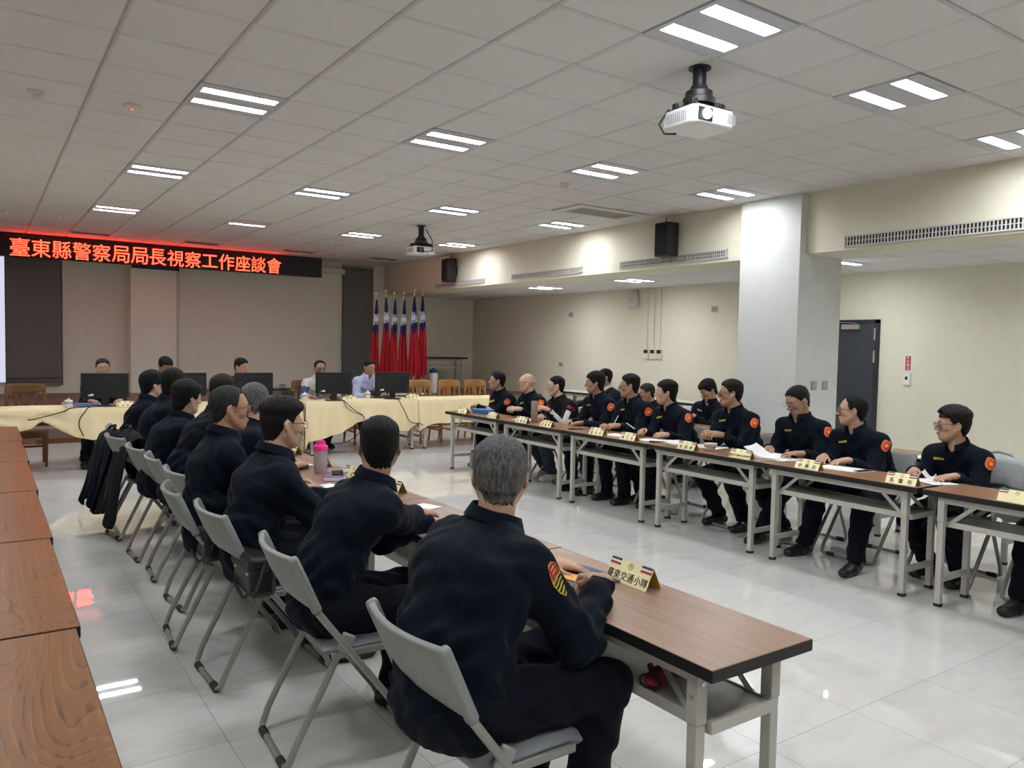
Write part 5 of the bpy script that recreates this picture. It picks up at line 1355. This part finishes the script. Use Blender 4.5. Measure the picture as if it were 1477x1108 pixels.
name_card((1.98, 5.16, T), -PI / 2 - .25, '', 'name card just behind the pink lidded shaker', .18, .07, g)
name_card((1.97, 5.80, T), -PI / 2 + .05, '太麻里所', 'name card in left row by the chin of the dark-spectacled officer', .19, .07, g)
g = 'name cards of the right row'
cards = [(8.34, '東部', 'name card at the far end of right row beside the blue box'), (7.66, '豐里所', 'name card in front of the bald officer'), (7.06, '永樂所', 'name card just left of the tall brown tumbler'),
         (6.60, '寶桑所', 'name card right of the brown tumbler'), (5.78, '溫泉所', 'name card before the broad officer holding a pen'), (5.33, '南王所', 'name card before the young officer looking sideways'), (4.60, '卑南所', 'name card just left of the patterned cup'),
         (4.03, '臺東分局中山派出所', 'name card with a long row of small characters before the loose papers'), (3.42, '中興所', 'name card shining white before the profile officer'), (2.72, '馬蘭所', 'name card with three widely spaced characters before the floppy-haired officer'), (2.03, '', 'name card cut by the right frame edge')]
for y, tx, lb in cards: name_card((5.005, y, T), -PI / 2 + random.uniform(-.08, .08), tx, lb, .205, .07, g)
g = 'name cards on the cream cloth'
name_card((1.46, 10.50, .758), .1, '主任秘書', 'yellow name card on cream cloth right of leftmost monitor', .2, .07, g)
name_card((4.46, 10.72, .758), -.1, '局長', 'yellow name card between the two right monitors', .2, .07, g)
name_card((5.50, 10.72, .758), -.1, '督察長', 'yellow name card right of the rightmost monitor', .2, .07, g)

def paper(loc, rz_, label, w=.21, d=.297, n=3, group='papers on the right row tables', curl=0., name='paper_sheet', cat='paper'):
    t = thing(name, label, cat, loc, rz_, group)
    for k in range(n):
        a = random.uniform(-.05, .05) if k else 0; c_, s_ = math.cos(a), math.sin(a); cz = curl if k == n - 1 else 0
        def fn(u, v):
            x = (u - .5) * w; y = (v - .5) * d
            return (x * c_ - y * s_ + .003 * k, x * s_ + y * c_, .0012 + .0016 * k + cz * max(0, v - .45) ** 1.5 + cz * .4 * max(0, u - .5) ** 2)
        obj('sheet', MB().grid(fn, 8, 10), M['paper'], t, solid=.0008)
    return t
def booklet(loc, rz_, label, w, d, h, m, name='notebook', cat='notebook', group=None, pm=None):
    t = thing(name, label, cat, loc, rz_, group)
    obj('cover', MB().span((-w / 2, -d / 2, 0), (w / 2, d / 2, .0025)).span((-w / 2, -d / 2, h - .0025), (w / 2, d / 2, h)).span((-w / 2, -d / 2, 0), (-w / 2 + .0025, d / 2, h)), m, t, bevel=.001)
    obj('pages', MB().span((-w / 2 + .0026, -d / 2 + .003, .0026), (w / 2 - .003, d / 2 - .003, h - .0026)), pm or M['paper'], t)
    return t
def phone(loc, rz_, label, m=None):
    t = thing('phone', label, 'phone', loc, rz_, 'phones on the tables')
    obj('body', MB().span((-.036, -.075, 0), (.036, .075, .008)), m or M['black'], t, bevel=.003)
    obj('screen', MB().span((-.033, -.071, .0081), (.033, .071, .0086)), mat('phone_glass', (.03, .03, .035), .1), t)
    return t
def pen(p, q, label, m=None):
    t = thing('pen', label, 'pen', p, 0, 'pens'); v = Vector(q) - Vector(p); n = v.normalized()
    obj('barrel', MB().tube([n * .012, v], .0042, 8), m or M['white'], t); obj('tip', MB().tube([(0, 0, 0), n * .012], [.0008, .004], 8), M['black'], t)
    return t
# near officer's folder
t = thing('folder', 'dark blue folder with orange envelope under the nearest officer\'s hands', 'folder', (1.83, 2.23, T), .12)
obj('cover', MB().span((-.12, -.16, 0), (.12, .16, .006)), mat('folder_navy', (.035, .045, .11), .45), t, bevel=.002)
obj('spine', MB().span((-.122, -.16, 0), (-.108, .16, .009)), mat('folder_spine', (.02, .028, .07), .45), t, bevel=.002)
t = thing('envelope', 'orange envelope lying across the dark blue folder', 'envelope', (1.80, 2.19, T + .0065), .25)
obj('sheet', MB().span((-.035, -.12, 0), (.035, .12, .003)), mat('envelope_orange', (.72, .33, .07), .6), t)
obj('flap', MB().add([(-.035, -.12, .0032), (.035, -.12, .0032), (0, -.085, .0042)], [(0, 1, 2)]), mat('envelope_flap', (.66, .29, .06), .6), t, solid=.0006)
# glove-like pouch on the shelf
t = thing('glove', 'dark red glove lying on the shelf of the nearest table', 'glove', (1.80, 1.72, .5415), .3)
gm = m_noisy('red_knit', (.16, .008, .02), (.24, .015, .03), (300, 300, 300), .8, .3, .002)
Fg = Field((-.13, -.12, 0), (.14, .12, .08), .006)
Fg.cap((-.08, 0, .026), (.02, 0, .028), .03, .034, .02, ((0, 0, 1), .75))
for k, yy in enumerate((-.03, -.01, .01, .03)): Fg.cap((.03, yy, .022), (.095 - .01 * abs(k - 1.5), yy * 1.6, .016), .014, .011, .008)
Fg.cap((-.02, .03, .02), (.03, .07, .015), .014, .011, .01)
go = Fg.mesh('body', gm, t)
obj('cuff', MB().tube([(-.105, .034 * math.cos(a), .026 + .022 * math.sin(a)) for a in [k * PI / 8 for k in range(16)]], .0045, 6, True), mat('cuff_black', (.02, .01, .012), .8), t)
# shaker
t = thing('shaker_bottle', 'clear pink-tinted shaker bottle with bright pink lid', 'bottle', (1.83, 4.86, T))
obj('body', MB().lathe([(0, 0), (.036, 0), (.040, .006), (.045, .15), (.043, .15), (.038, .008), (0, .006)], n=28), mat('shaker_plastic', (.92, .78, .82), .25, trans=.55, ior=1.3), t)
obj('lid', MB().lathe([(0, .15), (.047, .15), (.048, .175), (.044, .183), (.030, .188), (.028, .2), (0, .202)], n=28), mat('shaker_pink', (.85, .03, .28), .4), t, bevel=.001)
obj('spout', MB().lathe([(0, .185), (.014, .185), (.012, .212), (0, .213)], (.02, 0, 0), 14).bar((-.03, 0, .205), (.02, 0, .21), .02, .008), mat('shaker_pink_cap', (.80, .02, .25), .4), t)
booklet((1.84, 4.62, T), -.5, 'thick purple notebook with pale pages beside the shaker', .13, .19, .028, mat('purple_cover', (.16, .09, .22), .5), group='notebooks')
phone((1.86, 4.64, T + .0285), -.35, 'dark phone lying on the purple notebook')
booklet((1.80, 5.22, T), .1, 'black covered writing pad with white page by the spectacled officer', .17, .24, .012, M['black'], group='notebooks')
paper((1.80, 5.22, T + .0125), .1, 'white page lying on the black writing pad', .15, .22, 1, 'papers of the left row')
pen((1.79, 5.26, T + .018), (1.83, 5.12, T + .018), 'dark pen lying on the white page by the shaker', M['black'])
paper((1.94, 3.60, T), .3, 'small white slip near the reaching officer\'s forearm', .10, .14, 1, 'papers of the left row')
paper((1.66, 4.30, T), .2, 'white sheet under the dark-spectacled officer\'s arm', .21, .297, 2, 'papers of the left row')
# right row
t = thing('plastic_box', 'blue flat box at the far end of the right row', 'box', (5.24, 8.26, T), .1)
obj('base', MB().span((-.08, -.13, 0), (.08, .13, .035)), mat('box_blue', (.03, .15, .42), .4), t, bevel=.006)
obj('lid', MB().span((-.083, -.133, .035), (.083, .133, .05)), mat('box_blue_lid', (.045, .20, .50), .4), t, bevel=.006)
t = thing('tumbler', 'tall brown square-shouldered tumbler before the striped jacket', 'bottle', (5.17, 7.07, T))
obj('body', MB().lathe([(0, 0), (.036, 0), (.038, .004), (.038, .20), (.036, .203), (0, .203)], n=28), mat('tumbler_brown', (.27, .185, .15), .4), t)
obj('cap', MB().lathe([(0, .203), (.037, .203), (.037, .233), (.034, .238), (0, .238)], n=28), mat('tumbler_cap', (.30, .21, .17), .4), t)
t = thing('cup', 'white bowl-shaped cup with reddish pattern', 'cup', (5.13, 4.46, T))
obj('bowl', MB().lathe([(0, 0), (.026, 0), (.030, .006), (.048, .03), (.056, .062), (.053, .062), (.045, .032), (.026, .012), (0, .010)], n=28), mat('cup_white', (.72, .69, .67), .3), t)
for k in range(5):
    a = 2.2 + k * .55; obj('pattern_dot', MB().ball((.0505 * math.cos(a), .0505 * math.sin(a), .036 + .006 * (k % 2)), (.008, .008, .008), 8), mat('cup_red', (.48, .10, .10), .4), t)
paper((5.22, 7.30, T), .4, 'white sheet before the man in the striped jacket')
paper((5.16, 5.62, T), .25, 'white sheets beside the broad officer\'s pen hand')
paper((5.18, 5.16, T), .3, 'white sheets under the young officer\'s hands')
paper((5.24, 4.96, T), -.25, 'thick white booklet pages left of the patterned cup', .21, .29, 6)
paper((5.28, 4.62, T), .1, 'white sheet behind the patterned cup')
paper((5.24, 3.98, T), .2, 'loose curling white papers held by the bent officer', .21, .30, 5, curl=.17)
paper((5.26, 3.86, T + .0), -.3, 'flat white pages beside the curling papers', .21, .30, 4)
paper((5.20, 3.30, T), .15, 'white booklet before the profile officer', .2, .28, 5)
paper((5.28, 2.66, T), -.4, 'white sheet under the floppy-haired officer\'s hands', .18, .25, 2)
phone((5.24, 3.14, T), 1.35, 'phone in a pale grey case right of the white booklet', M['offwhite'])
phone((5.12, 5.08, T), .9, 'dark phone between two officers of the right row')
phone((5.13, 6.28, T), 1.1, 'dark phone lying left of the broad officer\'s papers')
pen((5.33, 5.93, .79), (5.36, 5.88, .91), 'white pen held by the broad officer')
pen((5.30, 5.56, .80), (5.27, 5.66, .86), 'white pen held by the young officer looking sideways')
pen((5.2, 2.56, T + .004), (5.26, 2.70, T + .004), 'pale pen lying by the floppy-haired officer\'s papers')
paper((5.38, 2.74, T), .2, 'small white slip between the floppy-haired officer\'s hands', .07, .08, 1, curl=.12)
t = thing('paper_slip', 'white slip held up in the second row', 'paper', (6.74, 6.24, .84), .2)
obj('sheet', MB().grid(lambda u, v: (.03 * u, (u - .5) * .12, (v) * .10 + .0), 6, 6), M['paper'], t, solid=.001)
t = thing('water_bottle', 'green bottle standing on the floor under the far right table', 'bottle', (5.27, 8.55, 0))
obj('body', MB().lathe([(0, 0), (.033, 0), (.036, .006), (.036, .16), (.02, .19), (.018, .205), (0, .205)], n=24), mat('bottle_green', (.22, .27, .19), .3), t)
obj('cap', MB().lathe([(0, .205), (.02, .205), (.02, .235), (0, .235)], n=20), mat('bottle_cap', (.12, .14, .12), .4), t)
t = thing('paper_bag', 'white paper bag standing on the floor behind the right row', 'bag', (6.18, 4.62, 0), .2)
obj('bag_body', MB().prism([(-.08, -.13, 0), (.08, -.13, 0), (.03, -.14, .30), (-.03, -.14, .30)], (0, 0, 0), (0, .27, 0)), M['offwhite'], t)
obj('bag_handle', MB().tube([(0, -.05, .30), (0, -.04, .38), (0, .05, .38), (0, .06, .30)], .004, 6), M['offwhite'], t)
# front table
def mug(loc, label):
    t = thing('lidded_mug', label, 'mug', loc, 0, 'lidded white mugs')
    obj('body', MB().lathe([(0, 0), (.036, 0), (.040, .006), (.042, .085), (.039, .085), (.036, .01), (0, .008)], n=24), M['white'], t)
    obj('lid', MB().lathe([(0, .085), (.044, .085), (.042, .094), (.012, .104), (.010, .110), (.013, .118), (0, .122)], n=24), M['white'], t)
    obj('handle', MB().tube([(-.04, 0, .072), (-.062, 0, .07), (-.068, 0, .045), (-.058, 0, .022), (-.038, 0, .018)], .005, 8), M['white'], t)
    obj('blue_band', MB().lathe([(.0421, .058), (.0428, .06), (.0428, .066), (.0421, .068)], n=24), mat('mug_blue', (.06, .10, .25), .4), t)
mug((.86, 10.50, .758), 'lidded white mug at left, beside the leftmost monitor')
mug((3.86, 10.88, .758), 'lidded white mug before the white and blue jacket')
mug((4.84, 10.90, .758), 'lidded white mug before the man in pale blue shirt')
booklet((1.08, 10.78, .758), 1.4, 'blue and white printed papers behind the leftmost monitor', .21, .28, .03, mat('print_blue', (.10, .17, .38), .5), group='booklets on the cream cloth')
booklet((1.62, 10.78, .758), 1.6, 'blue booklet right of the leftmost monitor', .2, .27, .025, mat('print_blue2', (.09, .15, .33), .5), group='booklets on the cream cloth')
t = thing('tablet_computer', 'small black tablet propped up with a yellow note, left of the white-jacketed man', 'tablet', (3.62, 10.92, .758), .1)
obj('body', MB().box((0, 0, .075), (.20, .010, .14), Matrix.Rotation(.35, 3, 'X')), M['screenblk'], t, bevel=.004)
obj('stand', MB().box((0, .05, .05), (.10, .006, .13), Matrix.Rotation(-.5, 3, 'X')), M['black'], t)
obj('yellow_note', MB().box((.07, -.012, .135), (.06, .004, .025), Matrix.Rotation(.35, 3, 'X')), mat('note_yellow', (.65, .5, .05), .6), t)
t = thing('laptop', 'slim black laptop half open before the man in pale blue shirt', 'laptop', (5.10, 10.98, .758), PI - .1)
obj('base', MB().span((-.15, -.10, 0), (.15, .10, .016)), M['black'], t, bevel=.004)
obj('lid', MB().box((0, -.115, .055), (.30, .007, .10), Matrix.Rotation(.3, 3, 'X')), M['screenblk'], t, bevel=.003)
# bags and jackets
def bag(loc, rz_, label, s=1.):
    t = thing('shoulder_bag', label, 'bag', loc, rz_, 'black bags on the chairs')
    obj('pouch', MB().box((0, 0, .09 * s), (.12 * s, .26 * s, .18 * s)), mat('bag_black_leather', (.010, .010, .011), .4), t, bevel=.03 * s)
    obj('flap', MB().box((-.02 * s, 0, .15 * s), (.10 * s, .268 * s, .08 * s), Matrix.Rotation(.1, 3, 'Y')), M['black'], t, bevel=.02 * s)
    obj('strap', MB().tube([(0, -.13 * s, .16 * s), (-.05, -.16 * s, .05 * s), (-.07, -.05 * s, -.0), (-.07, .06 * s, .03 * s), (-.02, .13 * s, .16 * s)], .008, 6), M['rubber'], t)
    for k in (-1, 1): obj('buckle', MB().box((-.062 * s, k * .08 * s, .12 * s), (.008, .02, .03)), M['chrome'], t, bevel=.002)
bag((1.02, 3.52, .458), .05, 'black leather bag on the chair behind the dark-spectacled officer')
bag((.98, 4.20, .458), .1, 'black leather bag behind the greying spectacled officer', .9)
def draped(name, label, loc, rz_, w, drop_b, drop_f, m, seed, thick=.03, z=.835):
    """garment hung over a chair back: x is across the back rail"""
    rnd = random.Random(seed); p = [rnd.random() * 6 for _ in range(5)]
    t = thing(name, label, 'jacket', loc, rz_, 'jackets over chairs')
    def fn(u, v):
        y = (u - .5) * w * (1 + .1 * abs(v - .35)); L = drop_b + drop_f; s_ = v * L - drop_b
        r = thick
        if s_ < -r: x = -r; zz = s_ + r * .4
        elif s_ > r: x = r; zz = -s_ + r * .4
        else: a = s_ / r; x = r * math.sin(a * PI / 2); zz = -r * .6 * (1 - math.cos(a * PI / 2))
        dn = max(0, -zz); f = dn * .11
        sg = -1 if x < 0 else 1
        x += sg * (abs(math.sin(u * 11 + p[0] + dn * 3)) * f + .02 * dn * math.sin(u * 23 + p[1])) + sg * .02 * min(1, dn * 8)
        if s_ < 0: x -= dn * .18
        else: x += dn * .05
        zz -= .05 * math.sin(u * 7 + p[2]) * dn + .03 * math.sin(u * 15 + p[3]) * dn
        sh = .03 * (1 - min(1, (abs(u - .5) * 2.2) ** 3))
        return (x, y + .03 * dn * math.sin(u * 9 + p[4]), z + zz + sh)
    obj('garment', MB().grid(fn, 40, 46), m, t, solid=.012, smooth=60)
    obj('garment_collar', MB().tube([(-.05, -w * .22, z + .0), (-.02, -w * .15, z + .05), (.0, 0, z + .065), (-.02, w * .15, z + .05), (-.05, w * .22, z + .0)], [.006, .011, .013, .011, .006], 8), m, t)
    return t
draped('jacket', 'dark jackets draped over a chair in the left row, hanging nearly to the floor', (.99, 6.84, 0), .05, .64, .66, .26, M['blackcloth'], 4, .035, .83)
draped('jacket', 'second dark jacket hung beside the first over the same chair', (.93, 7.22, 0), .12, .46, .60, .2, M['navy'], 9, .05, .80)
draped('jacket', 'light grey jacket hung on the chair of the floppy-haired officer', (6.02, 2.58, 0), PI, .46, .50, .20, M['greycloth'], 6, .045, .845)
# small caps and cables on second row tables
booklet((6.42, 3.32, T), 1.5, 'white booklet on the second row table in front of the door', .15, .2, .01, M['paper'], group='booklets on the second row')
# ------------------------------------------------------------------ camera, light, colour
cam = bpy.data.cameras.new('camera'); co = bpy.data.objects.new('camera', cam); COL.objects.link(co)
cam.sensor_fit = 'HORIZONTAL'; cam.sensor_width = 36; cam.lens = 1118.9 / 1477 * 36; cam.clip_start = .05; cam.clip_end = 60
yaw, pit, rol = 0.601788, -0.0494185, 0.0199719
f = Vector((math.sin(yaw) * math.cos(pit), math.cos(yaw) * math.cos(pit), math.sin(pit))); r = Vector((math.cos(yaw), -math.sin(yaw), 0)); u = r.cross(f)
r2 = r * math.cos(rol) + u * math.sin(rol); u2 = u * math.cos(rol) - r * math.sin(rol)
co.matrix_world = Matrix((r2, u2, -f)).transposed().to_4x4(); co.matrix_world.translation = (0, 0, 1.6)
SC.camera = co
w = bpy.data.worlds.new('sky'); SC.world = w; w.use_nodes = True
bg = w.node_tree.nodes['Background']; bg.inputs['Color'].default_value = (.90, .88, 1, 1); bg.inputs['Strength'].default_value = .36
vs_ = SC.view_settings; vs_.view_transform = 'Standard'; vs_.look = 'None'; vs_.exposure = EXPOSURE; vs_.gamma = 1; vs_.use_curve_mapping = False
SC.cycles.use_denoising = True
SC.cycles.max_bounces = 8; SC.cycles.diffuse_bounces = 5; SC.cycles.glossy_bounces = 4; SC.cycles.transmission_bounces = 6
SC.cycles.sample_clamp_indirect = 6
SC.cycles.caustics_reflective = False; SC.cycles.caustics_refractive = False
